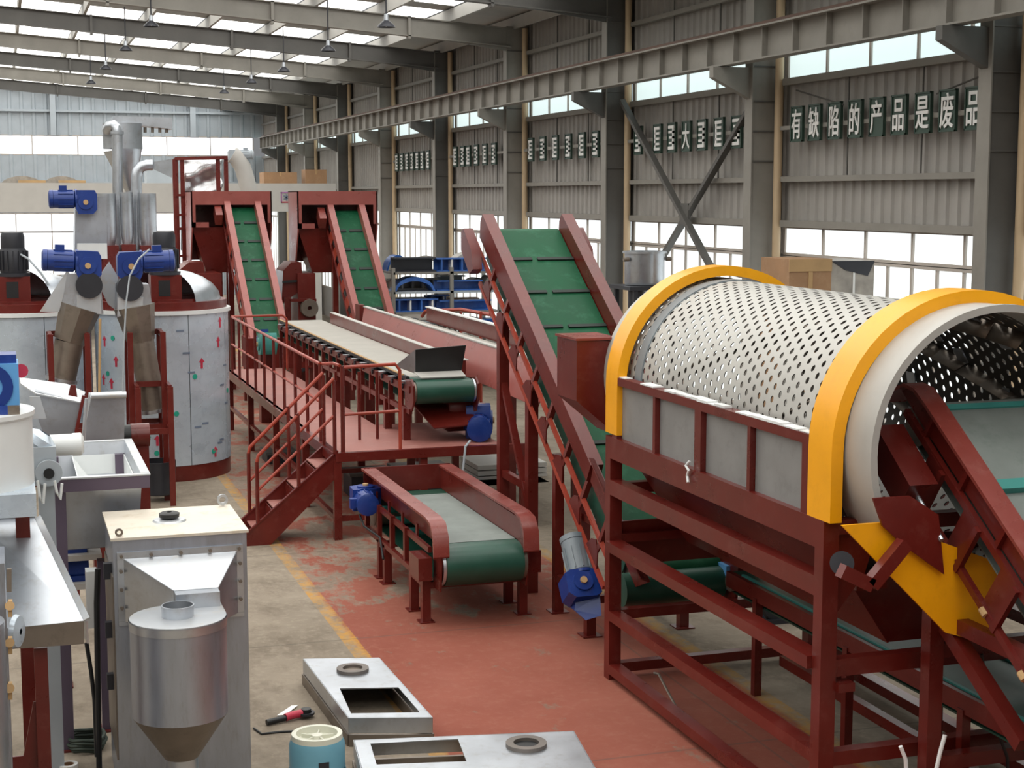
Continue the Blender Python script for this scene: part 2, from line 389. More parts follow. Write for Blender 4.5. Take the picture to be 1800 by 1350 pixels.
wn += 1; window(wn, 'row of bright windows low in the far wall', YEND, -16, 11, 1.0, 3.7, 18, [(2.9, 3.7), (1.0, 2.88)], PANEF, 'x')

# pendant lamps under the roof
def lamp(px, py, Y, label, s=.68):
    p = W(px, py, Y=Y); t = thing('pendant_lamp', label, 'lamp', (p.x, p.y, p.z), 'high bay pendant lamps')
    top = rz(p.x) + .27
    ob('stem', M().cyl((p.x, p.y, p.z + .3 * s), (p.x, p.y, max(top, p.z + .42 * s)), .014, n=6), DARK, t)
    ob('socket', M().cyl((p.x, p.y, p.z + .16 * s), (p.x, p.y, p.z + .34 * s), .07 * s, .06 * s, 10), STEEL, t)
    ob('shade', M().lathe((p.x, p.y, p.z), [(.24 * s, 0), (.22 * s, .05 * s), (.1 * s, .16 * s), (.05 * s, .19 * s), (.05 * s, .17 * s), (.21 * s, .04 * s)], 18), DARK, t)
    ob('bulb', M().lathe((p.x, p.y, p.z), [(.01, .02 * s), (.05 * s, .05 * s), (.06 * s, .09 * s), (.02 * s, .15 * s)], 10), CREAM, t)
lamp(266, 47, 33.8, 'pendant lamp hanging left in front of the large dark roof beam')
lamp(221, 89, 39.9, 'pendant lamp just left below the large dark roof beam, dark cone')
lamp(186, 122, 46.2, 'pendant lamp on the left before the second dark roof beam')
lamp(160, 147, 52.6, 'small pendant lamp furthest left near the far wall')
lamp(679, 48, 27.5, 'pendant lamp nearest the right, under the pale roof beam')
lamp(577, 90, 33.6, 'pendant lamp hanging at the right end of the large dark roof beam')
lamp(499, 126, 39.9, 'pendant lamp in a pale cage left of the column tops')
lamp(442, 146, 46.0, 'pendant lamp in front of the thin dark roof beam, right of centre')
lamp(394, 164, 52.4, 'small pendant lamp before the farthest pale roof beam')

# slogan boards on the right wall
def glyph(ch, size):
    c = bpy.data.curves.new('glyph', 'FONT'); c.body = ch; c.align_x = 'CENTER'; c.align_y = 'CENTER'; c.size = size; c.offset = size * .012; c.extrude = .006; c.resolution_u = 3
    o = bpy.data.objects.new('tmp', c); COL.objects.link(o); bpy.context.view_layer.update()
    me = bpy.data.meshes.new_from_object(o.evaluated_get(bpy.context.evaluated_depsgraph_get())); me.name = 'glyph'
    bpy.data.objects.remove(o); 
    xs = [v.co.x for v in me.vertices]; ys = [v.co.y for v in me.vertices]; cx, cy = (max(xs) + min(xs)) / 2, (max(ys) + min(ys)) / 2
    for v in me.vertices:       # text runs towards the camera (-y), faces the hall (-x)
        X, Y_, Z = v.co.x - cx, v.co.y - cy, v.co.z; v.co = (-Z, -X * .72, Y_ * 1.06)
    me.materials.clear(); me.materials.append(WHITE); return me
def board(px, zc, label, ch=None, w=.36, h=.52, marks=None, gx=WX - .25, tilt=0):
    p = W(px, 220, X=gx); y = p.y
    t = thing('slogan_board', label, 'sign', (gx, y, zc - h / 2), 'green slogan boards on the right wall')
    ob('board', M().box(gx, gx + .03, y - w / 2, y + w / 2, zc - h / 2, zc + h / 2), SIGNG, t)
    e = .02
    rim = M().box(gx - .015, gx, y - w / 2, y + w / 2, zc + h / 2 - e, zc + h / 2).box(gx - .015, gx, y - w / 2, y + w / 2, zc - h / 2, zc - h / 2 + e)
    rim.box(gx - .015, gx, y - w / 2, y - w / 2 + e, zc - h / 2, zc + h / 2).box(gx - .015, gx, y + w / 2 - e, y + w / 2, zc - h / 2, zc + h / 2)
    ob('rim', rim, SIGNG, t)
    if ch:
        g = ob('glyph', glyph(ch, .43), None, t, label='raised white character'); g.location = (-.012, 0, h / 2)
    elif marks:
        mm = M()
        for (a, b, c, d) in marks: mm.box(gx - .02, gx, y + w / 2 - w * b, y + w / 2 - w * a, zc - h / 2 + h * c, zc - h / 2 + h * d)
        ob('lettering', mm, WHITE, t, label='raised white strokes')
NAMES = ['first and leftmost', 'second', 'third', 'fourth', 'fifth', 'sixth', 'seventh', 'eighth', 'ninth and rightmost']
for k, (px, ch) in enumerate(zip((1401, 1432, 1467, 1503, 1541, 1580, 1622, 1665, 1711), '有缺陷的产品是废品')):
    board(px, 5.54, 'green board with white character, %s of nine in the nearest row' % NAMES[k], ch)
def blk(n):
    rnd = random.Random(n); out = [(.16, .84, .1, .2), (.16, .84, .8, .9), (.2, .34, .2, .8) if n % 2 else (.66, .82, .2, .8)]
    for k in range(3):
        z = .28 + .18 * k; out.append((.2 + .1 * rnd.random(), .82, z, z + .08))
    return out
for k, px in enumerate((1122, 1156, 1181, 1207, 1234, 1264, 1295)):
    lab = 'green board with white strokes behind the cross brace, %s from the left' % ORD[k].replace('nearest', 'first')
    if k == 3: board(px, 5.5, 'green board with a plain three-stroke white character behind the cross brace', '大')
    else: board(px, 5.5, lab, marks=blk(k))
for k, px in enumerate((933, 954, 976, 999, 1023, 1047)):
    board(px, 5.5, 'green board between the third and fourth columns, %s from the left' % ORD[k].replace('nearest', 'first'), marks=blk(k + 3))
for k, px in enumerate((800, 813, 823, 837, 852, 868)):
    board(px, 5.48, 'green board between the fourth and fifth columns, %s from the left' % ORD[k].replace('nearest', 'first'), marks=blk(k + 5))
for k, px in enumerate((697, 706, 715, 724, 733, 742, 752)):
    board(px, 5.46, 'green board between the fifth and sixth columns, %s from the left' % ORD[k].replace('nearest', 'first'), marks=blk(k + 9))
for i, (a, b2) in enumerate(((16, 21.5), (22, 27.6), (28, 33.8), (34.2, 40), (40.5, 46.3))):
    one('sign_rail', M().bar((WX - .2, a, 5.5), (WX - .2, b2, 5.5), .04, .06), COLL, 'thin grey rail carrying the slogan boards in the %s bay' % ORD[i + 0].replace('nearest', 'nearest readable'), 'rail', 'sign rails')
for i, (a, b2) in enumerate((((WX - .12, 21.2, 6.05), (WX - .24, 19.6, 5.75)), ((WX - .12, 16.1, 6.0), (WX - .24, 17.3, 5.76)))):
    one('tie_wire', M().cyl(a, b2, .012, n=6), COLD, ('thin wire tied to the second board of the readable row', 'thin wire tied to the eighth board of the readable row')[i], 'wire')

# mezzanine at the far end
mz = thing('mezzanine', 'beige mezzanine fascia and deck across the far end of the hall', 'mezzanine', (2, 50, 0), kind='structure')
ob('fascia', M().box(-9, 10.2, 50, 50.15, 3.98, 4.87), MEZ, mz)
ob('deck', M().box(-9, 10.2, 50.15, 60, 4.5, 4.8), MEZ, mz)
for x in (-6, -1.2, 3.4, 9.6): ob('post', M().box(x - .15, x + .15, 50.3, 50.6, 0, 3.98), MEZ, mz)
e0 = W(503, 347, Y=50)
em = thing('wall_emblem', 'small square purple emblem fixed to the beige mezzanine fascia', 'emblem', (e0.x, 49.99, e0.z - .16))
def er(a, b, c, d): return M().box(e0.x + a * .17, e0.x + b * .17, 49.975, 50.0, e0.z + c * .17, e0.z + d * .17)
ob('bracket_bar', er(-1, 1, .82, 1), PINKF, em); ob('bracket_bar', er(-1, -.82, -1, 1), PINKF, em); ob('bracket_bar', er(-1, 1, -1, -.8), PRED, em)
for a in (35, 90, 145): ob('star_bar', M().bar((e0.x - .1 * _c(math.radians(a)), 49.98, e0.z - .1 * _s(math.radians(a))), (e0.x + .1 * _c(math.radians(a)), 49.98, e0.z + .1 * _s(math.radians(a))), .035, .02, (0, 1, 0)), INK, em)
def boxp(name, x0, y0, x1, y1, Y, dep, mt, label, cat, group=None, z0=None):
    a, b = W(x0, y1, Y=Y), W(x1, y0, Y=Y)
    zb = a.z if z0 is None else z0
    t = thing(name, label, cat, ((a.x + b.x) / 2, Y + dep / 2, zb), group)
    ob('body', M().box(a.x, b.x, Y, Y + dep, zb, b.z), mt, t)
    ob('flap_seam', M().box((a.x + b.x) / 2 - .02, (a.x + b.x) / 2 + .02, Y - .006, Y + dep, b.z - .3 * (b.z - zb), b.z + .004), WOOD, t)
    return t
boxp('cardboard_box', 464, 303, 522, 321, 50.6, .9, CARD, 'long flat cardboard box on the mezzanine left of the emblem top', 'box', 'boxes on the mezzanine', 4.8)
boxp('cardboard_box', 537, 298, 574, 321, 50.6, .7, CARD, 'tall cardboard box on the mezzanine beside the right columns', 'box', 'boxes on the mezzanine', 4.8)
for px, w_, l in ((38, 1.1, 'pale rounded roll at the left end of the mezzanine'), (108, 1.0, 'pale rounded roll second from left on the mezzanine')):
    p = W(px, 321, Y=50.8); one('wrapped_roll', M().rings([[V((p.x, 50.5, 4.8)) + V((w_ * .55 * _c(PI * i / 12), yy, .28 * _s(PI * i / 12))) for i in range(13)] for yy in (0, .9)]), WRAP, l, 'roll', 'rolls on the mezzanine')
    one('plank', M().box(p.x - .1, p.x + .7, 50.2, 50.4, 4.87, 4.95), WOOD, 'pale wooden piece lying before the %s' % l.replace('pale ', ''), 'plank')
boxp('blue_cabinet', 258, 286, 302, 321, 52, .9, CLADB, 'blue grey cabinet on the mezzanine behind the bent duct', 'cabinet', None, 4.8)
# ================================================================ gear motors (shared builder)
def gearmotor(label, p, ax, L=.5, r=.14, mt=None, group=None, gear_at=1, down=(0, 0, -1), cat='motor', gm=None):
    """p = middle of the motor barrel, ax = its axis; the gearbox sits at the +ax end"""
    mt = mt or BLUE; gm = gm or mt; p, ax, dn = V(p), V(ax).normalized(), V(down).normalized(); s = ax.cross(dn).normalized()
    t = thing('gear_motor', label, cat, p - V((0, 0, r)), group)
    a, b = p - ax * L / 2, p + ax * L / 2
    ob('motor_barrel', M().lathe(a, [(0, 0), (r * .8, 0), (r, .03 * L), (r, L * .96), (r * .85, L)], 18, ax), mt, t)
    ob('fan_cover', M().lathe(a - ax * (.18 * L), [(0, 0), (r * .75, 0), (r * 1.03, .05 * L), (r * 1.03, .2 * L)], 18, ax), mt, t)
    fins = M()
    for k in range(10):
        an = 2 * PI * k / 10; o = s * _c(an) + dn * _s(an); fins.bar(a + o * r + ax * (.25 * L), a + o * r + ax * (.92 * L), .012, r * .16, o)
    ob('cooling_fins', fins, mt, t)
    ob('terminal_box', M().bar(p - dn * (r * 1.2) - ax * L * .2, p - dn * (r * 1.2) + ax * L * .14, r * .9, r * .6, -dn), mt, t)
    ob('flange', M().cyl(b, b + ax * .03, r * 1.12, n=18), gm, t)
    g = b + ax * (r * 1.1) + dn * (r * .35)
    gb = ob('gearbox', M().prism([g + ax * x + dn * z - s * r for x, z in ((-r, -1.35 * r), (1.0 * r, -1.35 * r), (1.25 * r, -.9 * r), (1.25 * r, .8 * r), (.8 * r, 1.3 * r), (-.8 * r, 1.3 * r), (-1.05 * r, .8 * r))], s * (2 * r)), gm, t)
    for sg in (-1, 1):
        ob('bearing_cover', M().cyl(g + s * (sg * r), g + s * (sg * r * 1.18), r * .8, n=18), gm, gb)
        ob('shaft', M().cyl(g + s * (sg * r * 1.1), g + s * (sg * r * 1.35), r * .28, n=10), WOOD, gb)
    return t

# ================================================================ trommel
TX, TZ, TR = 6.3, 2.80, .93
tr = thing('trommel_screen', 'perforated steel trommel drum with two yellow hoops on a red frame', 'machine', (TX, 11.3, 0))
XL, XR, YN, YF = 5.28, 7.36, 9.33, 13.28
def drum():
    m = M(); y0, y1 = 9.28, 13.3; nu, nv = 38, 60; du = (y1 - y0) / nu; dv = 2 * PI / nv
    for i in range(nu):
        for j in range(nv):
            yc = y0 + (i + .5) * du; ac = (j + (.5 if i % 2 else 0)) * dv; n0 = len(m.v); vs = []
            for (a, b) in ((-1, -1), (0, -1), (1, -1), (1, 0), (1, 1), (0, 1), (-1, 1), (-1, 0)): vs.append((a * du / 2, b * dv / 2))
            for k in range(8):
                t = -3 * PI / 4 + k * PI / 4; vs.append((_c(t) * .0225, _s(t) * .0275 / TR))
            P = [(TX + TR * _c(ac + b), yc + a, TZ + TR * _s(ac + b)) for a, b in vs]
            m.add(P, [(k, (k + 1) % 8, 8 + (k + 1) % 8, 8 + k) for k in range(8)])
    return m
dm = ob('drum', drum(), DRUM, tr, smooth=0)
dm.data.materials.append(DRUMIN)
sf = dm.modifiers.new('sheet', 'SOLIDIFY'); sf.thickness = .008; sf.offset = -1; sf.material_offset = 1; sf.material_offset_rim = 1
def ring(y0, y1, ro, ri, n=64):
    q = lambda r, y: [V((TX + r * _c(2 * PI * i / n), y, TZ + r * _s(2 * PI * i / n))) for i in range(n)]
    m = M(); m.rings([q(ri, y0), q(ro, y0), q(ro, y1), q(ri, y1), q(ri, y0)], False); return m
ob('end_collar', ring(8.9, 9.4, TR + .04, TR - .005), DRUM, tr)
ob('end_rim', ring(8.86, 8.93, TR + .05, TR - .0), DRUM, tr)
ob('end_collar', ring(13.28, 13.75, TR + .012, TR - .02), DRUM, tr)
ob('track_ring', ring(12.85, 13.0, TR + .012, TR), GREYM, tr)
for k in range(7):      # lifting flights inside
    a0 = 2 * PI * k / 7; fm = M(); pts = []
    for i in range(15):
        y = 9.4 + i * .27; a = a0 + i * .11; pts.append((y, a))
    for (ya, aa), (yb, ab) in zip(pts, pts[1:]):
        f = lambda y, a, r: (TX + r * _c(a), y, TZ + r * _s(a))
        fm.add([f(ya, aa, TR - .002), f(yb, ab, TR - .002), f(yb, ab, TR - .14), f(ya, aa, TR - .14)], [(0, 1, 2, 3)])
    o = ob('flight', fm, STEELD, tr); md = o.modifiers.new('sheet', 'SOLIDIFY'); md.thickness = .008
for k in range(26):      # wear plates inside
    a = random.uniform(-.6, 1.9); y = random.uniform(9.6, 12.6); r = TR - .03
    c = V((TX + r * _c(a), y, TZ + r * _s(a))); n_ = V((_c(a), 0, _s(a)))
    ob('wear_plate', M().bar(c - V((0, .06, 0)), c + V((0, .06, 0)), .13, .01, n_), STEEL, tr)
def hoop(y0, y1, zb, name='hoop'):
    ro, ri = 1.075, .985
    out = [V((TX + ro, 0, zb))] + arc((TX, 0, TZ - .02), ro, 0, 180, 30) + [V((TX - ro, 0, zb))]
    inn = [V((TX + ri, 0, zb))] + arc((TX, 0, TZ - .02), ri, 0, 180, 30) + [V((TX - ri, 0, zb))]
    q = lambda l, y: [V((p.x, y, p.z)) for p in l]
    m = M(); a, b, c, d = q(out, y0), q(out, y1), q(inn, y1), q(inn, y0)
    n = len(a); m.rings([a, b, c, d, a], False, False)
    m.add([a[0], b[0], c[0], d[0]], [(0, 1, 2, 3)]).add([a[-1], b[-1], c[-1], d[-1]], [(0, 1, 2, 3)])
    return ob(name, m, YEL, tr, label='yellow painted guard hoop')
hoop(9.2, 9.52, 2.3); hoop(13.08, 13.36, 2.33)
P = .12
for x in (XL, XR):
    for y in (YN, YF): ob('post', M().box(x - P / 2, x + P / 2, y - P / 2, y + P / 2, 0, 2.3), RED, tr)
    ob('top_beam', M().box(x - P / 2, x + P / 2, YN + P / 2, YF - P / 2, 2.10, 2.3), RED, tr)
    ob('side_rail', M().box(x - P / 2, x + P / 2, YN + P / 2, YF - P / 2, 1.76, 1.9), RED, tr)
    ob('side_rail', M().box(x - .1 if x == XL else x - .06, x + .06, YN + P / 2, YF - P / 2, 1.24, 1.33), RED, tr)
    ob('side_rail', M().box(x - P / 2, x + P / 2, YN + P / 2, YF - P / 2, .57, .66), RED, tr)
    ob('side_rail', M().box(x - P / 2, x + P / 2, 8.2, YF - P / 2, .06, .15), RED, tr)
for y, zs in ((YN, ((1.2, 1.32), (.56, .66), (2.2, 2.3))), (YF, ((.06, .15), (.57, .66), (1.3, 1.38), (1.76, 1.86), (2.2, 2.3)))):
    for a, b in zs: ob('cross_rail', M().box(XL + P / 2, XR - P / 2, y - .05, y + .05, a, b), RED, tr)
ob('clamp', M().box(XL + .06, XL + .19, YN - .1, YN + .02, 1.1, 1.16), RED, tr)
# grey side panels
for x in (XL,):
    ob('panel_rail', M().box(x - .05, x + .05, 9.52, 13.2, 2.79, 2.86), RED, tr)
    for y in (9.56, 11.35, 13.15): ob('panel_post', M().box(x - .05, x + .05, y - .06, y + .06, 2.3, 2.79), RED, tr)
    for y in (10.45, 12.25): ob('panel_post', M().box(x - .045, x + .02, y - .025, y + .025, 2.3, 2.79), RED, tr)
    for a, b in ((9.62, 10.42), (10.48, 11.29), (11.41, 12.22), (12.28, 13.09)): ob('panel', M().box(x, x + .012, a, b, 2.3, 2.79), PANG, tr, label='grey sheet side panel')
yy = 9.53
while yy < 13.15:
    d = random.uniform(.08, .3)
    if random.random() < .12: yy += d; continue
    d = d; w1, w2 = random.uniform(.03, .055), random.uniform(.03, .055)
    pf = M().prism([(XL - w1, yy, 2.862), (XL + w2, yy, 2.862), (XL + w2 * .8, yy + d * .96, 2.864), (XL - w1 * 1.1, yy + d * .96, 2.862)], (0, 0, random.uniform(.006, .022))); yy += d
    ob('peeling_film', pf, FILMW, tr, label='torn white protective film')
kx = W(1212, 830, X=XL - .07)
ob('white_tie', M().tube([kx + V((0, 0, .09)), kx + V((-.02, .03, .05)), kx + V((-.02, -.03, .02)), kx + V((-.01, .02, -.03)), kx + V((-.02, -.02, -.08))], .012, 6), FILMW, tr, label='white twisted tie on the frame')
# feed box at the far end
a, b = W(1014, 597, Y=13.75), W(1066, 600, Y=13.75); c = W(1016, 705, Y=13.75); d = W(1066, 745, Y=13.75)
ob('feed_box', M().prism([a, V((5.5, 13.75, b.z)), V((5.5, 13.75, d.z - .12)), V((a.x, 13.75, c.z))], (0, .55, 0)), RED, tr)
ob('feed_box_lip', M().box(a.x - .015, 5.5, 13.73, 14.32, a.z - .01, a.z + .012), REDLIT, tr)
# rollers, chute and brackets at the near end
for x in (TX - .62, TX + .62):
    ob('support_roller', M().cyl((x, 9.5, 1.98), (x, 9.75, 1.98), .13, n=20), DARK, tr)
    ob('roller_block', M().box(x - .12, x + .12, 9.4, 9.85, 1.76, 1.88), RED, tr)
yc = 8.8
cp = [W(1480, 924, Y=yc), W(1558, 918, Y=yc), W(1800, 1005, Y=yc), W(1800, 1040, Y=yc), W(1722, 1128, Y=yc), W(1662, 1112, Y=yc)]
ob('discharge_chute', M().prism(cp, (0, .02, 0)), YEL, tr, label='yellow discharge chute plate')
for sx, xa, xb in ((1, XL + .14, TX - .35), (-1, XR - .14, TX + .35)):
    ob('under_hopper', M().plate([(xa, 9.6, 2.08), (xa, 13.1, 2.08), (xb, 13.1, 1.3), (xb, 9.6, 1.3)], .012), RED, tr, label='sloping hopper sheet under the drum')
for y_ in (9.62, 13.08): ob('hopper_end', M().plate([(XL + .14, y_, 2.08), (XR - .14, y_, 2.08), (TX + .35, y_, 1.3), (TX - .35, y_, 1.3)], .012), RED, tr)
bk = [W(1478, 1003, Y=8.68), W(1530, 1028, Y=8.68), W(1590, 955, Y=8.68)]
ob('bracket', M().bar(bk[0], bk[1], .09, .08, (0, 1, 0)).bar(bk[1], bk[2], .09, .08, (0, 1, 0)), RED, tr)
ob('bearing', M().cyl(W(1480, 990, Y=8.9), W(1480, 990, Y=9.1), .08, n=16), DARK, tr)
ob('rim_guard', M().prism([W(1535, 876, Y=8.76), W(1600, 872, Y=8.76), W(1650, 905, Y=8.76), W(1660, 1010, Y=8.76), W(1590, 960, Y=8.76), W(1552, 925, Y=8.76)], (0, .02, 0)), RED, tr)
ob('gusset', M().prism([(XL + .06, YN, 2.28), (XL + .42, YN, 2.28), (XL + .3, YN, 1.9), (XL + .06, YN, 1.6)], (0, .02, 0)), RED, tr)

# ================================================================ generic inclined belt conveyor
class Inc:
    def __init__(s, lo, hi, w, t):
        s.lo, s.hi, s.w, s.t = V(lo), V(hi), w, t; s.d = (s.hi - s.lo).normalized(); s.x = s.d.cross(V((0, 0, 1))).normalized(); s.n = s.x.cross(s.d); s.L = (s.hi - s.lo).length
    def p(s, l, x, h): return s.lo + s.d * l + s.x * x + s.n * h
    def bar(s, name, l0, l1, x, h, w, hh, mt, m=None, parent=None):
        m2 = (m or M()).bar(s.p(l0, x, h), s.p(l1, x, h), w, hh, s.n)
        return m2 if m is not None else ob(name, m2, mt, parent or s.t)
    def cross(s, name, l, x0, x1, h, wl, hh, mt, parent=None):
        return ob(name, M().bar(s.p(l, x0, h), s.p(l, x1, h), wl, hh, s.n), mt, parent or s.t)
    def belt(s, r, mt, th=.014, n=10):
        """closed belt loop round the two pulleys"""
        w = s.w / 2; pr = []
        for i in range(n + 1):
            a = PI / 2 + PI * i / n; pr.append((r * _c(a), -r + r * _s(a)))
        for i in range(n + 1):
            a = -PI / 2 + PI * i / n; pr.append((s.L + r * _c(a), -r + r * _s(a)))
        inn = []
        ri = r - th
        for i in range(n + 1):
            a = PI / 2 + PI * i / n; inn.append((ri * _c(a), -r + ri * _s(a)))
        for i in range(n + 1):
            a = -PI / 2 + PI * i / n; inn.append((s.L + ri * _c(a), -r + ri * _s(a)))
        q = lambda l, x: [s.p(a, x, b) for a, b in l]
        m = M(); A, B, C, D = q(pr, -w), q(pr, w), q(inn, w), q(inn, -w); k = len(A)
        vs = A + B + C + D; fs = []
        for i in range(k):
            j = (i + 1) % k
            for u, v in ((0, 1), (1, 2), (2, 3), (3, 0)): fs.append((u * k + i, u * k + j, v * k + j, v * k + i))
        m.add(vs, fs); b = ob('belt', m, mt, s.t)
        for l in (0, s.L): ob('pulley', M().cyl(s.p(l, -w - .04, -r), s.p(l, w + .04, -r), ri * .98, n=24), STEELD, s.t)
        return b
    def cleats(s, l0, step, splits, mt, hh=.05, wl=.035, l1=None):
        l = l0
        while l < (l1 or s.L - .05):
            for a, b in splits: ob('cleat', M().bar(s.p(l, a, hh / 2), s.p(l, b, hh / 2), wl, hh, s.n), mt, s.t)
            l += step

# ================================================================ large green inclined conveyor
t3 = thing('inclined_conveyor', 'large inclined conveyor with wide green cleated belt between short conveyor and trommel', 'conveyor', (6.1, 15.5, 0))
c3 = Inc((6.1, 13.62, .98), (6.1, 18.3, 4.06), .86, t3)
c3.belt(.17, BELT)
c3.cleats(.42, .655, ((-.43, -.10), (-.03, .43)), SLOTD, hh=.02, wl=.05)
for sg in (-1, 1):
    x = sg * .51
    g = ob('side_guard', M().prism([c3.p(l, x - .07 * 1, h) for l, h in ((1.2, -.02), (1.2, .2), (c3.L + .08, .2), (c3.L + .1, .08), (c3.L + .02, -.1))], c3.x * .14), RED, t3)
    c3.bar('upper_rail', -.1, c3.L + .05, sg * .6, -.2, .035, .05, ORNG)
    c3.bar('lower_rail', .2, c3.L - .35, sg * .6, -.52, .035, .05, ORNG)
    ob('belt_skirt', M().prism([c3.p(l, sg * .5, h) for l, h in ((.1, -.03), (c3.L - .1, -.03), (c3.L - .15, -.3), (.1, -.3))], c3.x * (.01 * sg)), BELTD, t3)
    l = .55
    while l < c3.L - .2:
        ob('roller_bracket', M().bar(c3.p(l + .06, sg * .53, 0), c3.p(l - .04, sg * .6, -.2), .06, .05, c3.d).bar(c3.p(l - .04, sg * .6, -.2), c3.p(l + .04, sg * .6, -.52), .02, .06, c3.d), RED, t3)
        if sg < 0 or True:
            ob('idler_plate', M().prism([c3.p(l + a, sg * .6, h) for a, h in ((-.12, -.5), (.24, -.5), (.16, -.34), (.06, -.26), (-.04, -.34))], c3.x * (.012 * sg)), RED, t3)
        if int(l * 10) % 2 == 0 or True:
            ob('idler_roll', M().cyl(c3.p(l + .35, -.48, -.42), c3.p(l + .35, .48, -.42), .04, n=10), TEAL, t3); c3.bar('liner_strip', l + .2, l + .46, sg * .57, -.27, .012, .05, TEAL)
        l += .62
    ob('bearing_cover', M().prism([c3.p(l, sg * .66, h) for l, h in ((c3.L - .5, -.2), (c3.L - .32, -.05), (c3.L + .1, -.02), (c3.L + .16, -.12), (c3.L + .04, -.3), (c3.L - .4, -.34))], c3.x * (.12 * sg)), RED, t3)
LX = 5.58
for (x, y) in ((LX, 16.55), (LX, 17.62), (6.62, 16.55), (6.62, 17.62)):
    zt = c3.lo.z + (y - c3.lo.y) * c3.d.z / c3.d.y - .5
    ob('leg', M().box(x - .06, x + .06, y - .06, y + .06, 0, zt), RED, t3); 
for x in (LX, 6.62):
    ob('leg_rail', M().bar((x, 16.55, 1.2), (x, 17.62, 1.2), .07, .09), RED, t3)
    ob('leg_rail', M().bar((x, 16.55, .6), (x, 17.62, .6), .07, .09), RED, t3)
    ob('leg_brace', M().bar((x, 17.6, 2.3), (x, 16.6, .95), .08, .06), RED, t3)
for (x, y) in ((LX, 15.65), (LX, 14.67), (6.62, 15.65), (6.62, 14.67)):
    zt = max(.35, c3.lo.z + (y - c3.lo.y) * c3.d.z / c3.d.y - .58); zt = zt if y > 15 else .42
    ob('leg', M().box(x - .05, x + .05, y - .05, y + .05, .01, zt), RED, t3); ob('foot_plate', M().box(x - .1, x + .1, y - .1, y + .1, 0, .014), RED, t3)
for x in (LX, 6.62): ob('base_rail', M().bar((x, 14.62, .38), (x, 15.7, .38), .08, .09), RED, t3)
ob('cross_member', M().bar((LX, 14.67, .38), (6.62, 14.67, .38), .07, .08), RED, t3)
ob('loading_skirt', M().prism([c3.p(-.3, -.56, .02), c3.p(1.15, -.56, .02), c3.p(1.2, -.56, .28), c3.p(-.5, -.56, .3)], c3.x * .015), RED, t3)
ob('loading_skirt', M().plate([c3.p(-.5, -.56, .3), c3.p(1.2, -.56, .28), c3.p(1.2, -.62, .3), c3.p(-.5, -.66, .36)], .012), RED, t3)
ob('loading_skirt', M().plate([c3.p(-.3, .56, .02), c3.p(1.15, .56, .02), c3.p(1.2, .66, .34), c3.p(-.5, .66, .36)], .012), RED, t3)
# its grey and blue gear motor, standing against the side
q0, q1 = W(1008, 955, X=5.42), W(1028, 1040, X=5.42)
ax = (q1 - q0).normalized()
tm = gearmotor('slanting gear motor, grey barrel and blue gearbox, on the side of the large inclined conveyor', q0 + ax * .16, ax, .36, .13, GREYM, None, 1, (-1, 0, 0), gm=BLUE)
ob('gear_tail', M().prism([q1 + V((-.1, .1, -.02)), q1 + V((.12, .02, -.02)), q1 + V((.1, -.08, -.2)), q1 + V((-.06, -.06, -.24)), q1 + V((-.14, .05, -.16))], (0, -.13, 0)), BLUE, tm)

# ================================================================ conveyor inside the trommel mouth (near right)
XN = 6.02
nt_ = thing('feed_conveyor', 'near red feed conveyor with dusty green belt reaching into the trommel mouth', 'conveyor', (6.5, 8.2, 0))
h1 = W(1640, 690, X=XN); h2 = W(1800, 905, X=XN)
A1 = W(1612, 745, X=XN); A2 = W(1800, 1040, X=XN)
dd = (A2 - A1).normalized()
n0 = Inc(A1 + dd * 2.9 + V((.62, 0, .1)), A1 + V((.62, 0, .1)), 1.05, nt_)
n0.belt(.16, BELTG)
ob('belt_edge', M().bar(n0.p(0, -.515, .006), n0.p(n0.L, -.515, .006), .03, .02, n0.n), TEAL, nt_)
ob('belt_edge', M().bar(n0.p(n0.L, -.5, .004), n0.p(n0.L, .52, .004), .05, .02, n0.n), TEAL, nt_)
n0.cleats(.5, .8, ((-.5, .5),), TEAL, hh=.05, wl=.09)
for sg in (-1, 1):
    x = sg * .6
    pts = [(0, .16), (n0.L - .12, .16), (n0.L + .06, .15), (n0.L + .18, .09), (n0.L + .26, -.02), (n0.L + .28, -.16)]
    lowp = [(n0.L + .255, -.16), (n0.L + .235, -.03), (n0.L + .165, .07), (n0.L + .05, .125), (n0.L - .12, .135), (0, .135)]
    ob('side_guard', M().prism([n0.p(l, x - .08, h) for l, h in pts + lowp], n0.x * .16), REDLIT, nt_, label='pinkish curved top of the side guard')
    ob('guard_web', M().prism([n0.p(l, x + .03 * sg, h) for l, h in ((0, -.03), (n0.L + .02, -.03), (n0.L + .22, -.02), (n0.L + .15, .08), (n0.L + .05, .13), (0, .15))], n0.x * .012), RED, nt_)
    n0.bar('upper_rail', 0, n0.L + .05, sg * .66, -.06, .04, .05, RED)
    n0.bar('lower_rail', 0, n0.L - .3, sg * .68, -.42, .04, .05, RED)
    l = .25
    while l < n0.L - .2:
        ob('bracket_plate', M().prism([n0.p(l + a, sg * .67, h) for a, h in ((0, -.05), (.2, -.05), (.2, -.43), (0, -.43))], n0.x * (.012 * sg)), RED, nt_)
        ob('bracket_bar', M().bar(n0.p(l, sg * .69, -.05), n0.p(l, sg * .69, -.45), .04, .05, n0.d), RED, nt_)
        ob('guard_rib', M().bar(n0.p(l + .35, sg * .64, .14), n0.p(l + .35, sg * .64, -.05), .05, .04, n0.d), RED, nt_)
        ob('clip', M().cyl(n0.p(l + .1, sg * .7, -.42), n0.p(l + .16, sg * .7, -.42), .026, n=8), WOOD, nt_)
        l += .52
hb = W(1545, 800, X=XN - .25)
ob('bearing_box', M().bar(n0.p(n0.L - .05, -.84, -.2), n0.p(n0.L - .62, -.84, -.22), .22, .24, n0.n), RED, nt_)
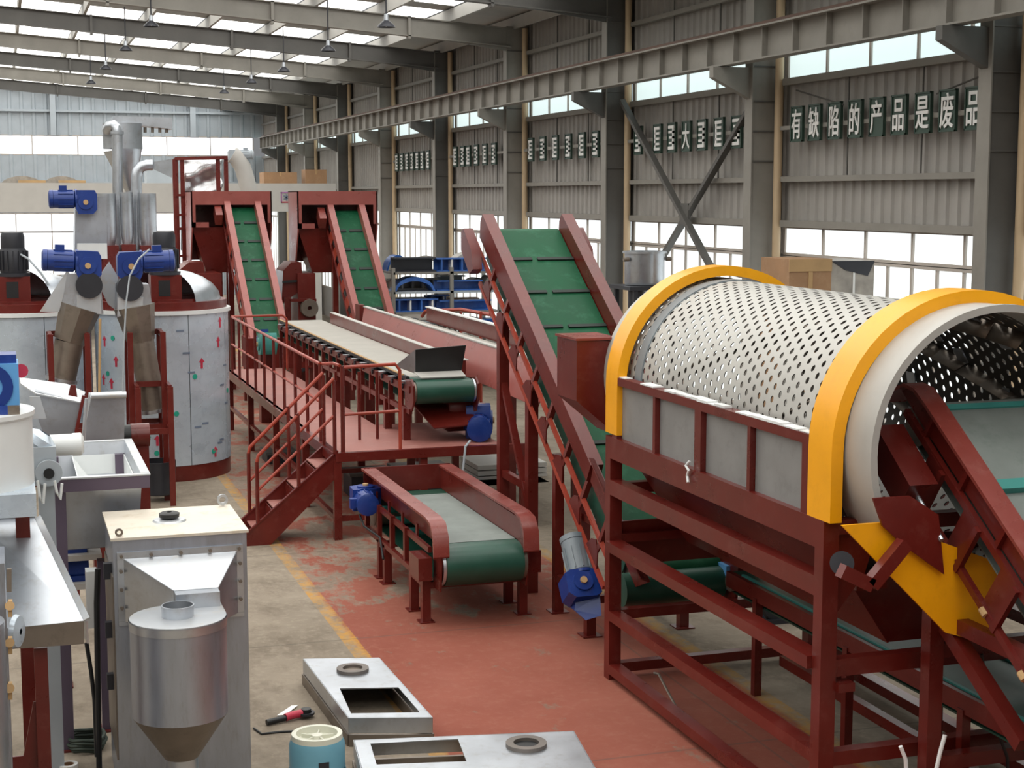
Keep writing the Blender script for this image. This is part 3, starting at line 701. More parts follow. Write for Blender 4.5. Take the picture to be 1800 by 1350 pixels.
ob('take_up_rod', M().cyl(n0.p(n0.L - .62, -.84, -.22), n0.p(n0.L - 1.0, -.84, -.24), .018, n=8), STEEL, nt_)
for x in (XN - .06, XN + 1.3):
    ob('post', M().box(x - .055, x + .055, 9.0, 9.11, 0, 1.75), RED, nt_)
pz = W(1680, 1095, X=XN)
ob('brace', M().bar((XN, 9.05, pz.z), tuple(W(1800, 1310, X=XN)), .1, .1), RED, nt_)
ob('brace', M().bar((XN, 9.0, pz.z), (XN, 7.2, pz.z - .02), .09, .1), RED, nt_)
ob('cross_tie', M().bar((XN, 9.05, 1.4), (XN + 1.3, 9.05, 1.4), .08, .1), RED, nt_)
ob('cross_tie', M().bar((XN, 9.05, .6), (XN + 1.3, 9.05, .6), .1, .1), RED, nt_)

# lower conveyors crossing beneath the trommel
u1 = thing('fines_conveyor', 'dark red fines conveyor sloping up under the trommel on the right', 'conveyor', (6.9, 10.6, 0))
n5 = Inc((6.75, 13.0, 1.0), (6.75, 7.4, 1.0), .75, u1)
n5.belt(.1, BELTD)
for sg in (-1, 1):
    n5.bar('side_rail', 0, n5.L, sg * .42, -.06, .05, .14, RED)
    ob('belt_edge', M().bar(n5.p(.2, sg * .37, .01), n5.p(n5.L, sg * .37, .01), .03, .02, n5.n), TEAL, u1)
    for l in (.6, 2.2, 3.8): ob('leg', M().bar(n5.p(l, sg * .42, -.1), V((n5.p(l, sg * .42, 0).x, n5.p(l, sg * .42, 0).y, 0)), .07, .07, (0, 1, 0)), RED, u1)
ob('base_rail', M().bar((6.6, 7.2, .3), (6.6, 12.4, .3), .08, .09), RED, u1)
# hopper with green roller under the far end of the trommel (tail of the large conveyor)
ob('tail_roller', M().cyl((5.47, 13.55, .76), (6.5, 13.55, .76), .16, n=24), BELTD, t3)
ob('tail_bracket', M().prism([(6.54, 13.3, .6), (6.54, 13.75, .6), (6.54, 14.0, 1.15), (6.54, 13.5, 1.3), (6.54, 13.2, 1.1)], (.03, 0, 0)), RED, t3)
ob('tail_hopper', M().plate([(5.5, 13.4, 1.05), (6.7, 13.4, 1.05), (6.9, 13.25, 1.5), (5.3, 13.25, 1.5)], .015), RED, t3)
ob('tail_flap', M().box(6.5, 6.56, 13.4, 13.7, .72, .95), BLUEL, t3)

# pallet things beyond the trommel
p = W(1380, 985, Y=17.5)
boxp('steel_crate', 1275, 935, 1425, 1040, 17.5, .9, MEZ, 'pale grey crate on the floor seen through the trommel frame', 'crate', None, 0.0)
wt = thing('wire_reel', 'dark round cable reel behind the trommel frame', 'reel', (W(1385, 1080, Y=14.5).x, 14.5, 0))
pc = W(1372, 1050, Y=14.6)
ob('reel_disc', M().lathe((pc.x, 14.5, pc.z), [(.1, 0), (.26, 0), (.28, .03), (.26, .06), (.1, .06), (.1, 0)], 24, (0, 1, 0)), DARK, wt)
ob('reel_disc', M().lathe((pc.x, 14.75, pc.z), [(.02, 0), (.26, 0), (.28, .03), (.26, .06), (.02, .06)], 24, (0, 1, 0)), BLUE, wt)
ob('stand', M().box(pc.x - .2, pc.x + .2, 14.45, 14.85, 0, pc.z - .2), DARK, wt)

# scrap lying on the floor inside the frame
sc = W(1165, 1225, Z=0)
st_ = thing('scrap_strip', 'bent thin steel strip leaning inside the bottom rail of the trommel frame', 'scrap', (sc.x, sc.y, 0))
ob('strip', M().tube([W(1190, 1245, X=5.36), W(1172, 1212, X=5.4), W(1158, 1185, X=5.42), W(1150, 1183, X=5.42)], .012, 6), STEELD, st_)
ob('strip', M().tube([W(1148, 1215, X=5.36), W(1128, 1198, X=5.36)], .012, 6), STEEL, st_)
cbl = one('air_hose', M().tube([W(1583, 1312, Y=8.6), W(1592, 1335, Y=8.6), W(1594, 1380, Y=8.6)], .014), FILMW, 'pale thin hose end left at the bottom of the trommel frame', 'hose')
cbl = one('air_hose', M().tube([W(1661, 1292, Y=8.6), W(1652, 1325, Y=8.6), W(1640, 1380, Y=8.6)], .014), FILMW, 'pale thin hose beside the feed conveyor post', 'hose')
cbl = one('power_cable', M().tube([W(1725, 1150, Y=9), W(1745, 1260, Y=9), W(1770, 1330, Y=9), W(1775, 1400, Y=9)], .012), BLACK, 'black cable hanging below the feed conveyor', 'cable')
# ================================================================ short belt conveyor in the middle
ts = thing('belt_conveyor', 'short flat belt conveyor with curved red guards standing on the red floor', 'conveyor', (4.65, 16.8, 0))
s0 = Inc((4.65, 18.55, .86), (4.65, 15.45, .86), .84, ts)
# Inc.x points to -x here
s0.belt(.21, BELTD)
ob('belt_dust', M().bar(s0.p(.3, 0, .003), s0.p(s0.L - .12, 0, .003), .83, .004, s0.n), BELTG, ts, label='dusty grey upper face of the belt')
for sg in (-1, 1):
    x = sg * .49; xx = 4.65 - sg * .49
    top = [(-.1, .3), (s0.L - .12, .3), (s0.L + .08, .27), (s0.L + .2, .14), (s0.L + .22, -.06)]
    low = [(s0.L + .2, -.08), (s0.L + .17, .12), (s0.L + .06, .24), (s0.L - .12, .275), (-.1, .275)]
    ob('guard_cap', M().prism([s0.p(l, x - .085, h) for l, h in top + low], s0.x * .17), REDLIT, ts, label='pinkish curved guard cap')
    ob('guard_web', M().prism([s0.p(l, x - sg * .06, h) for l, h in ((-.1, .01), (s0.L - .05, .01), (s0.L + .18, -.06), (s0.L + .16, .13), (s0.L + .05, .25), (-.1, .285))], s0.x * .012), RED, ts)
    s0.bar('upper_rail', -.1, s0.L - .1, sg * .53, -.05, .04, .06, RED)
    s0.bar('lower_rail', -.1, s0.L - .3, sg * .56, -.4, .05, .06, RED)
    for l in (.1, .75, 1.4, 2.05):
        ob('frame_post', M().bar(s0.p(l, sg * .55, .0), s0.p(l, sg * .55, -.42), .05, .07, (0, 1, 0)), RED, ts)
        if sg > 0: ob('idler_bracket', M().bar(s0.p(l + .3, sg * .5, .1), s0.p(l + .3, sg * .5, -.05), .02, .06, (0, 1, 0)), RED, ts)
    for l in (.45, 1.1, 1.75): ob('idler_roll', M().cyl(s0.p(l, -.45, -.12), s0.p(l, .45, -.12), .05, n=10), TEAL, ts)
    ob('drum_cheek', M().prism([s0.p(s0.L + a, sg * .46, -.2 + b) for a, b in ((-.14, -.26), (.1, -.26), (.16, .1), (.12, .2), (-.14, .2))], s0.x * (.02 * sg)), RED, ts)
    ob('take_up_box', M().bar(s0.p(s0.L - .42, sg * .6, -.24), s0.p(s0.L - .02, sg * .6, -.24), .15, .24), RED, ts)
    for l in (s0.L - .75, s0.L - .25, .8, 1.1):
        pz = s0.p(l, sg * .54, 0); ob('leg', M().box(pz.x - .045, pz.x + .045, pz.y - .045, pz.y + .045, .01, .46), RED, ts)
        ob('foot_plate', M().box(pz.x - .08, pz.x + .08, pz.y - .08, pz.y + .08, 0, .012), RED, ts)
    for l0, l1 in ((s0.L - .75, s0.L - .25), (.8, 1.1)): s0.bar('leg_rail', l0, l1, sg * .54, -.44, .08, .07, RED)
    for l in (.15, .9, 1.6, 2.2):
        if sg < 0: ob('slot_plate', M().bar(s0.p(l, x + .055, .06), s0.p(l, x + .055, .2), .05, .006, s0.x), MEZ, ts)
for l in (s0.L - .25, s0.L - .75, .8): ob('cross_rail', M().bar(s0.p(l, -.5, -.46), s0.p(l, .5, -.46), .08, .07), RED, ts)
ob('back_plate', M().box(4.1, 5.2, 18.62, 18.64, .86, 1.17), RED, ts)
ob('drum_ring', M().cyl(s0.p(s0.L, .43, -.21), s0.p(s0.L, .46, -.21), .2, n=24), STEEL, ts)
mo = W(643, 883, Y=18.0)
gearmotor('blue gear motor on the left side of the short belt conveyor', mo, (.05, 1, 0), .26, .13, BLUE, None, 1, (1, 0, 0))
one('power_cable', M().tube([W(632, 905, Y=18), W(640, 925, Y=17.8), W(668, 945, Y=17.6), (4.05, 17.4, .3)], .014), BLACK, 'black cable drooping from the blue motor of the short belt conveyor', 'cable')

# ================================================================ platform, stairs, railings
pl = thing('work_platform', 'red steel work platform with railings beside the sorting conveyor', 'platform', (5, 23, 0))
DK = 1.16
ob('deck', M().box(4.05, 6.3, 19.92, 22.2, DK - .02, DK), DECK, pl, label='dusty red deck plates'); ob('deck', M().box(4.0, 5.06, 22.2, 30.2, DK - .02, DK), DECK, pl)
ob('edge_beam', M().box(4.0, 6.7, 19.86, 19.94, DK - .12, DK), RED, pl); ob('edge_beam', M().box(3.97, 4.05, 19.9, 30.2, DK - .14, DK), RED, pl)
ob('edge_beam', M().box(5.02, 5.08, 22.2, 30.2, DK - .12, DK - .02), RED, pl)
for (x, y) in ((4.03, 19.92), (6.6, 19.92), (5.2, 19.95), (4.03, 22.2), (5.6, 22.2), (4.03, 24.8), (4.03, 27.5), (5.02, 24.8), (5.02, 27.5), (4.03, 30.1)):
    ob('leg', M().box(x - .05, x + .05, y - .05, y + .05, 0, DK - .1), RED, pl)
ob('base_rail', M().bar((4.03, 19.95, .28), (4.03, 22.2, .28), .06, .06), RED, pl); ob('base_rail', M().bar((4.05, 19.92, .28), (6.6, 19.92, .28), .06, .07), RED, pl)
ob('base_rail', M().bar((4.03, 22.2, .45), (4.03, 30, .45), .06, .06), RED, pl); ob('base_rail', M().bar((4.03, 22.2, .5), (5.6, 22.2, .5), .06, .06), RED, pl)
def rail(name, pts, r=.024, mt=None, parent=pl): return ob(name, M().tube(pts, r, 8), mt or ORNG, parent)
# left railing along the walkway
rail('handrail', [(4.02, 20.95, 2.22), (4.02, 29.5, 2.22), (4.05, 29.75, 2.2)]); rail('mid_rail', [(4.02, 20.95, 1.7), (4.02, 29.7, 1.7)], .02)
y = 20.95
while y < 29.8:
    ob('baluster', M().cyl((4.02, y, DK), (4.02, y, 2.22), .024, n=8), RED, pl); y += .97
rail('handrail', [(4.02, 29.7, 2.22), (5.0, 29.75, 2.22), (5.08, 29.75, 2.15), (5.08, 29.75, DK)])
# front railing
fx0, fx1 = 4.12, W(703, 700, Y=19.95).x
zt = W(700, 640, Y=19.95).z
rail('handrail', [(fx0, 19.95, zt - .02), (fx1 - .06, 19.95, zt), (fx1, 19.95, zt - .08), (fx1, 19.95, DK)]); rail('mid_rail', [(fx0, 19.95, 1.65), (fx1, 19.95, 1.67)], .02)
ob('baluster', M().cyl((fx0, 19.95, DK), (fx0, 19.95, zt), .03, n=8), RED, pl)
rail('handrail', [(fx0 - .02, 20.0, zt), (4.08, 20.3, zt), (4.05, 20.95, 2.22)], .022)
# slanted rail bars behind the front railing
for x_ in (4.55, 4.8):
    ob('baluster', M().cyl((x_, 20.9, DK), (x_, 20.9, 2.1), .022, n=8), RED, pl)
# stairs descending to the left
ss = thing('steel_stairs', 'red steel stairs with tube handrails climbing to the work platform', 'stairs', (3.4, 20.25, 0))
SB = V((2.86, 0, 0)); SX0, SX1 = 2.86, 4.04
for yy in (19.9, 20.62):
    ob('stringer', M().prism([(SX1, yy - .012, DK + .02), (SX1, yy - .012, DK - .3), (SX0 + .28, yy - .012, 0), (SX0 - .06, yy - .012, 0), (SX0 - .1, yy - .012, .1)], (0, .024, 0)), RED, ss)
    ob('stringer_lip', M().bar((SX1, yy, DK + .03), (SX0 - .1, yy, .11), .06, .015), RED, ss)
for k in range(4):
    x = SX0 + .1 + k * .27; z = .17 + k * .265
    ob('tread', M().box(x - .02, x + .24, 19.91, 20.61, z, z + .015), DECK, ss); ob('riser', M().box(x + .23, x + .24, 19.91, 20.61, z, z + .25), RED, ss)
for yy in (19.9, 20.62):
    zz = lambda x, h: .11 + (x - SX0 + .1) * (DK - .08) / (SX1 - SX0 + .1) + h
    rail('handrail', [(SX0 + .12, yy, zz(SX0 + .12, .78)), (SX0 + .14, yy, zz(SX0 + .14, .86)), (4.0, yy, zz(4.0, .98))], .024, ORNG, ss)
    rail('mid_rail', [(SX0 + .12, yy, zz(SX0 + .12, .42)), (4.0, yy, zz(4.0, .5))], .02, ORNG, ss)
    for x in (SX0 + .12, SX0 + .66, 4.0): ob('baluster', M().cyl((x, yy, zz(x, 0)), (x, yy, zz(x, .8 if x < 3 else .95)), .026, n=8), RED, ss)

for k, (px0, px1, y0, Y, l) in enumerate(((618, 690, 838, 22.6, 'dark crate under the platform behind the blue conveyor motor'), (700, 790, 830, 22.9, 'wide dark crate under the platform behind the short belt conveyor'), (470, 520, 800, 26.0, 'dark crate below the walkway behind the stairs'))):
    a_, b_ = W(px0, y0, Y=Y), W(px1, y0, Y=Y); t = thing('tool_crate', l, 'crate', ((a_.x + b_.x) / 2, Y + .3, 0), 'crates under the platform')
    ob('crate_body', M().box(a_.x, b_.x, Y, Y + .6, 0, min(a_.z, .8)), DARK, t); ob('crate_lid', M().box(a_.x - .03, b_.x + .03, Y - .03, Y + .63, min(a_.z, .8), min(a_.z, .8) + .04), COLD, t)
# ================================================================ sorting conveyor
so = thing('sorting_conveyor', 'long sorting conveyor with pale belt and green end drum along the platform', 'conveyor', (5.6, 25.5, 0))
o0 = Inc((5.62, 31.2, 2.0), (5.62, 20.45, 2.0), .8, so)
o0.belt(.16, BELTD)
ob('belt_face', M().bar(o0.p(.1, 0, .003), o0.p(o0.L - .45, 0, .003), .79, .004, o0.n), BELTW, so, label='pale worn upper face of the belt')
o0.bar('edge_strip', 0, o0.L - .3, .42, .0, .05, .05, BLACK); o0.bar('edge_cap', 0, o0.L - .5, .44, .03, .03, .014, WOOD)
o0.bar('side_rail', 0, o0.L, .46, -.12, .04, .1, RED); o0.bar('lower_rail', 0, o0.L, .46, -.42, .05, .07, RED); o0.bar('lower_rail', 0, o0.L, -.46, -.42, .05, .07, RED)
o0.bar('right_guard', .9, o0.L - .5, -.44, .1, .06, .2, RED); o0.bar('guard_cap', .9, o0.L - .5, -.46, .205, .1, .014, MEZ)
l = .3
while l < o0.L - .2:
    ob('frame_post', M().bar(o0.p(l, .46, -.12), o0.p(l, .46, -.55), .06, .06, (0, 1, 0)), RED, so)
    ob('idler_cap', M().bar(o0.p(l + .2, .5, -.03), o0.p(l + .32, .5, -.03), .1, .012), STEEL, so)
    ob('idler_roll', M().cyl(o0.p(l + .2, -.42, -.1), o0.p(l + .2, .5, -.1), .04, n=8), DARK, so)
    l += .62
for l in (.4, 2.2, 4.0, 5.8, 7.6, 9.4, 10.5):
    for sg in (-1, 1):
        b_ = o0.p(l, sg * .46, 0); z0 = DK if b_.y < 22.25 else 0
        ob('leg', M().box(b_.x - .05, b_.x + .05, b_.y - .05, b_.y + .05, z0, 1.6), RED, so)
for sg in (-1, 1):
    ob('drum_cheek', M().prism([o0.p(o0.L + a, sg * .44, -.17 + b) for a, b in ((-.3, -.2), (.06, -.24), (.17, -.1), (.17, .12), (.05, .2), (-.3, .16))], o0.x * (.025 * sg)), RED, so)
ob('drum_ring', M().cyl(o0.p(o0.L, -.405, -.16), o0.p(o0.L, -.43, -.16), .165, n=24), STEEL, so)
e = o0.p(o0.L - .35, 0, 0)
ob('end_hood', M().plate([(5.32, e.y, 2.08), (5.98, e.y, 2.08), (6.02, e.y - .1, 2.44), (5.3, e.y - .1, 2.40)], .012), BLACK, so, label='dark end plate standing across the belt')
ob('hood_cheek', M().plate([(5.32, e.y, 2.06), (5.3, e.y - .1, 2.4), (5.14, e.y + .45, 2.12)], .01), STEEL, so)
ob('end_apron', M().plate([(5.3, e.y, 2.075), (5.98, e.y, 2.075), (5.96, e.y - .3, 2.03), (5.32, e.y - .3, 2.03)], .01), MEZ, so)
# dark drive parts under the drum end
ob('under_tray', M().plate([(5.3, 20.9, 1.62), (6.3, 20.7, 1.62), (6.1, 20.2, 1.4), (5.45, 20.3, 1.36)], .02), RED, so)
ob('under_guard', M().lathe((5.75, 20.9, 1.55), [(.02, 0), (.3, .0), (.34, .06), (.34, .3), (.02, .3)], 20, (1, 0, 0)), RED, so)
mq = W(842, 752, Y=20.3)
gearmotor('blue gear motor on the floor frame below the sorting conveyor drum', mq, (.25, 1, 0), .26, .17, BLUE, None, 1, (0, 0, 1))
one('air_hose', M().tube([W(826, 775, Y=20.0), W(818, 785, Y=19.85), W(815, 815, Y=19.8), W(811, 850, Y=19.8)], .016), CLADB, 'grey hose hanging from the platform edge near the blue motor', 'hose')

# second conveyor with pink side panel
s2 = thing('chute_conveyor', 'second long conveyor with broad sloping pink side panel behind the sorting conveyor', 'conveyor', (7.2, 25, 0))
c2 = Inc((7.15, 30.0, 2.12), (7.15, 19.2, 2.12), .7, s2)
c2.belt(.14, BELTW)
ob('side_panel', M().plate([(6.3, 28.7, 1.95), (6.55, 29.5, 2.36), (6.55, 18.6, 2.36), (6.42, 18.8, 1.8)], .02), REDHAZE, s2, label='broad pink sloping panel')
ob('panel_cap', M().bar((6.56, 29.5, 2.37), (6.56, 18.6, 2.37), .08, .02), MEZ, s2)
ob('far_guard', M().bar((7.62, 28.8, 2.25), (7.62, 18.6, 2.25), .05, .26), RED, s2); ob('guard_cap', M().bar((7.62, 28.8, 2.39), (7.62, 18.6, 2.39), .1, .02), WHITE, s2)
for y in (29.4, 26.5, 23.5, 20.6):
    for x in (6.65, 7.6): ob('leg', M().box(x - .05, x + .05, y - .05, y + .05, 0, 2.0), RED, s2)
ob('end_bracket', M().prism([(6.45, 29.5, 2.05), (6.45, 29.9, 2.05), (6.45, 29.9, 2.4), (6.45, 29.5, 2.4)], (.1, 0, 0)), RED, s2)
hr = thing('guard_railing', 'red tube railing behind the pink panelled conveyor', 'railing', (8.4, 28.5, 0))
ob('handrail', M().tube([W(742, 556, X=8.0), W(748, 547, X=8.0), W(810, 544, X=8.25), W(862, 553, X=8.45)], .035), ORNG, hr)
for px in (810, 845):
    q = W(px, 548, X=8.3); ob('baluster', M().cyl((q.x, q.y, 0), (q.x, q.y, q.z), .03, n=8), ORNG, hr)

# ================================================================ two far inclined conveyors with head hoods
def far_conveyor(TL, TR_, BL, BR, YT, YBm, label, hood):
    tl, tr2, bl, br = W(*TL, Y=YT), W(*TR_, Y=YT), W(*BL, Y=YBm), W(*BR, Y=YBm)
    zt, zb = (tl.z + tr2.z) / 2, (bl.z + br.z) / 2; w = ((tr2 - tl).length + (br - bl).length) / 2
    t = thing('inclined_conveyor', label, 'conveyor', ((bl.x + br.x) / 2, YBm + 1, 0))
    c = Inc(((bl.x + br.x) / 2, YBm, zb - .2), ((tl.x + tr2.x) / 2, YT, zt - .22), w - .26, t)
    c.belt(.15, BELT)
    hw = c.w / 2
    c.cleats(.35, .66, ((-hw, -.10), (-.02, hw - .02)), SLOTD, wl=.075, hh=.02)
    for sg in (-1, 1):
        x = sg * (hw + .07)
        c.bar('side_guard', -.05, c.L + .12, x, .1, .14, .22, REDHAZE); c.bar('lower_rail', -.1, c.L - .1, sg * (hw + .14), -.3, .04, .06, RED)
        l = .3
        while l < c.L - .2:
            ob('idler_plate', M().prism([c.p(l + a, sg * (hw + .13), h) for a, h in ((-.1, -.02), (.22, -.06), (.3, -.3), (0, -.34))], c.x * (.012 * sg)), ORNG if int(l * 7) % 2 else RED, t); l += .55
        c.bar('upper_rail', 0, c.L, sg * (hw + .12), -.1, .03, .05, BLACK)
    for l in (1.6, c.L - 1.2):
        for sg in (-1, 1):
            q = c.p(l, sg * (hw + .1), -.35); ob('leg', M().box(q.x - .06, q.x + .06, q.y - .06, q.y + .06, 0, q.z), RED, t)
    # head hood
    hx0, hx1, hy0, hy1 = hood; a, b = W(hx0, hy0, Y=YT - .1), W(hx1, hy0, Y=YT - .1)
    zl = W(hx0, hy1, Y=YT - .1).z; zm = W(hx0, hy0 + 24, Y=YT - .1).z
    h = ob('head_hood', M().box(a.x, b.x, YT - .12, YT - .09, zm, a.z), REDHAZE, t, label='pinkish front of the head hood')
    ob('hood_top', M().box(a.x, b.x, YT - .1, YT + 1.1, a.z - .02, a.z), REDHAZE, h); ob('hood_back', M().box(a.x, b.x, YT + 1.08, YT + 1.1, zl - .8, a.z), RED, h)
    ob('hood_side', M().prism([(b.x - .03, YT - .12, a.z), (b.x - .03, YT + 1.1, a.z), (b.x - .03, YT + 1.1, zl - .8), (b.x - .03, YT + .3, zl - .8), (b.x - .03, YT - .12, zl)], (.03, 0, 0)), REDHAZE, h)
    ob('hood_side', M().prism([(a.x, YT - .12, a.z), (a.x, YT + 1.1, a.z), (a.x, YT + 1.1, zl - .8), (a.x, YT + .3, zl - .8), (a.x, YT - .12, zl)], (.03, 0, 0)), REDHAZE, h)
    d = W(hx0 + 30, 480, Y=YT)
    ob('hood_leaf', M().box(a.x, a.x + .1, YT - .12, YT - .1, zl, zm), REDHAZE, h); ob('hood_leaf', M().box(b.x - .1, b.x, YT - .12, YT - .1, zl + .1, zm), REDHAZE, h)
    ob('hood_sill', M().box(a.x, a.x + .4, YT - .12, YT - .1, zl, zl + .12), REDHAZE, h)
    ob('chute', M().rings([[V((a.x + .02, YT, zl)), V((b.x - .5, YT, zl)), V((b.x - .5, YT + 1, zl)), V((a.x + .02, YT + 1, zl))], [V((d.x, YT + .2, d.z)), V((d.x + .5, YT + .2, d.z)), V((d.x + .5, YT + .8, d.z)), V((d.x, YT + .8, d.z))]]), RED, h)
    ob('side_box', M().bar(c.p(c.L - .35, -hw - .28, -.05), c.p(c.L + .05, -hw - .28, -.05), .16, .3, c.n), REDLIT, h)
    return t
far_conveyor((393, 350), (456, 350), (449, 640), (518, 640), 37.2, 32.9, 'left one of the two far inclined conveyors, green belt and pink red head hood', (335, 477, 336, 400))
far_conveyor((573, 356), (640, 356), (642, 620), (708, 620), 36.2, 32.3, 'right one of the two far inclined conveyors, green belt and pink red head hood', (522, 663, 336, 402))
one('feed_trough', M().box(4.7, 6.1, 32.4, 32.5, .9, 1.55).box(4.7, 4.8, 32.5, 33.2, .9, 1.55).box(6.0, 6.1, 32.5, 33.2, .9, 1.55), RED, 'dark red trough at the foot of the left far inclined conveyor', 'trough')
mq = W(465, 600, Y=31.0)
gf = gearmotor('blue gear motor behind the walkway railing at the foot of the left far conveyor', mq, (0, -1, .1), .3, .16, BLUE, None, 1, (0, 0, -1), gm=TEAL)
ob('pedestal', M().box(mq.x - .12, mq.x + .12, 30.8, 31.1, 0, mq.z - .1), RED, gf)
# red crushers beside the far conveyors
def crusher(px0, px1, label, Y, hoodleft=True):
    a, b = W(px0, 600, Y=Y), W(px1, 600, Y=Y); w = b.x - a.x; zt = W(px0, 462, Y=Y).z
    t = thing('crusher', label, 'machine', ((a.x + b.x) / 2, Y + .7, 0))
    ob('body', M().box(a.x + w * .45, b.x, Y, Y + 1.3, .6, zt - .25), RED, t)
    ob('hood', M().prism([(a.x + w * .04, Y + .2, zt - .2), (a.x + w * .3, Y + .2, zt), (a.x + w * .62, Y + .2, zt), (a.x + w * .68, Y + .2, zt - .75), (a.x + w * .5, Y + .2, zt - .7), (a.x - w * .02, Y + .2, zt - .95)], (0, 1.0, 0)), RED, t)
    ob('hood_lip', M().bar((a.x, Y + .15, zt - .45), (a.x + w * .66, Y + .15, zt - .42), .04, .05), BLACK, t)
    ob('flywheel', M().lathe((a.x + w * .78, Y - .12, 1.9), [(.05, 0), (.2, .0), (.22, .05), (.2, .1), (.05, .1)], 20, (0, 1, 0)), STEELD, t)
    ob('belt_guard', M().lathe((a.x + w * .3, Y - .1, .95), [(.3, 0), (.55, 0), (.58, .05), (.58, .2), (.3, .2), (.3, 0)], 24, (0, 1, 0)), DARK, t)
    ob('guard_plate', M().plate([(a.x + w * .2, Y - .15, .5), (a.x + w * .5, Y - .15, .5), (a.x + w * .5, Y - .15, 1.1), (a.x + w * .28, Y - .15, 1.25)], .03), STEEL, t)
    ob('ledge', M().box(a.x + w * .2, b.x, Y - .1, Y + .1, zt - .9, zt - .84), RED, t)
    for x in (a.x + .1, b.x - .1):
        for y in (Y + .1, Y + 1.2): ob('leg', M().box(x - .07, x + .07, y - .07, y + .07, 0, zt - .8), RED, t)
crusher(314, 392, 'red crusher housing left of the left far conveyor', 36.0)
crusher(500, 556, 'red crusher housing between the two far conveyors', 36.0)
# ================================================================ film covered tanks on the left
def tank(cx, cy, R, label, stick, motor_px):
    t = thing('agglomerator_tank', label, 'tank', (cx, cy, 0)); n = 8; zt = 2.66
    for k in range(n):          # curved sheet panels with seams
        a0, a1 = 2 * PI * k / n + .3 + .006, 2 * PI * (k + 1) / n + .3 - .006; m = M()
        o_ = [V((cx + R * _c(a0 + (a1 - a0) * i / 8), cy + R * _s(a0 + (a1 - a0) * i / 8), 0)) for i in range(9)]
        i_ = [V((cx + (R - .02) * _c(a0 + (a1 - a0) * i / 8), cy + (R - .02) * _s(a0 + (a1 - a0) * i / 8), 0)) for i in range(8, -1, -1)]
        m.prism([p + V((0, 0, .25)) for p in o_ + i_], (0, 0, zt - .25)); ob('wall_panel', m, FILM, t)
    ob('base_ring', M().cyl((cx, cy, 0), (cx, cy, .25), R - .01, n=40), RED, t)
    ob('inner_shell', M().cyl((cx, cy, .25), (cx, cy, zt - .02), R - .03, n=32), STEELD, t)
    ob('top_flange', M().lathe((cx, cy, zt - .02), [(R - .2, 0), (R + .04, 0), (R + .04, .06), (R - .2, .06)], 40), FILMW, t)
    ob('lid', M().cyl((cx, cy, zt + .04), (cx, cy, zt + .17), R - .02, n=40), RED, t)
    ob('lid_ring', M().lathe((cx, cy, zt + .17), [(R * .8, 0), (R * .86, 0), (R * .86, .04), (R * .8, .04)], 32), RED, t)
    # quarter dome hood
    dm_ = M(); rs = []
    for i in range(7):
        u = PI / 2 * i / 6; rs.append([V((cx + .95 * _c(u) * _c(PI * j / 14 - PI / 2 + .5), cy + .95 * _c(u) * _s(PI * j / 14 - PI / 2 + .5), zt + .17 + .5 * _s(u))) for j in range(15)])
    dm_.rings(rs, False, False); ob('dome_hood', dm_, STEEL, t)
    # stickers and film marks
    rnd = random.Random(int(cx * 100))
    for k in range(stick):
        a = -PI / 2 + rnd.uniform(-1.25, 1.25); z = .4 + (zt - .55) * ((k * .618) % 1); c = V((cx + (R + .003) * _c(a), cy + (R + .003) * _s(a), z)); nr = V((_c(a), _s(a), 0)); tg = V((-_s(a), _c(a), 0))
        kd = k % 3; mt = (PRED, PGRN, INK)[kd]
        if kd == 0: mm = M().bar(c - V((0, 0, .07)), c + V((0, 0, .04)), .04, .006, nr).prism([c + tg * -.055 + V((0, 0, .03)), c + tg * .055 + V((0, 0, .03)), c + V((0, 0, .1))], nr * .004)
        elif kd == 1: mm = M().cyl(c, c + nr * .004, .042, n=10)
        else: mm = M().bar(c - tg * .06, c + tg * .06, .03, .004, nr)
        ob('film_print', mm, mt, t, label=('red arrow print', 'green round sticker', 'grey lettering mark')[kd])
    # motor mount and black motor
    mx = W(motor_px, 530, Y=cy - .35).x; my = cy - .35
    ob('motor_mount', M().box(mx - .24, mx + .24, my - .2, my + .25, zt + .17, zt + .58), RED, t)
    ob('mount_window', M().box(mx - .12, mx + .06, my - .206, my - .19, zt + .25, zt + .5), BLACK, t)
    mo = thing('drive_motor', 'black upright drive motor on top of the %s' % label.split(' with')[0], 'motor', (mx, my, zt + .58), 'upright tank motors')
    b = zt + .58
    ob('motor_flange', M().cyl((mx, my, b), (mx, my, b + .05), .25, n=20), DARK, mo)
    ob('motor_body', M().lathe((mx, my, b + .05), [(.2, 0), (.21, .05), (.21, .34), (.17, .4), (.17, .44)], 20), DARK, mo)
    fn = M()
    for k in range(16):
        a = 2 * PI * k / 16; fn.bar((mx + .215 * _c(a), my + .215 * _s(a), b + .1), (mx + .215 * _c(a), my + .215 * _s(a), b + .4), .012, .035, (_c(a), _s(a), 0))
    ob('cooling_fins', fn, DARK, mo); ob('fan_cowl', M().lathe((mx, my, b + .42), [(.16, 0), (.18, .02), (.18, .2), (.16, .26), (.02, .28)], 20), DARK, mo)
    return t
tank(2.38, 25.85, 1.06, 'right film covered tank with blue sheen and printed arrows', 36, 291)
tank(.22, 26.1, 1.06, 'left film covered tank with blue sheen, cut by the frame edge', 18, 26)

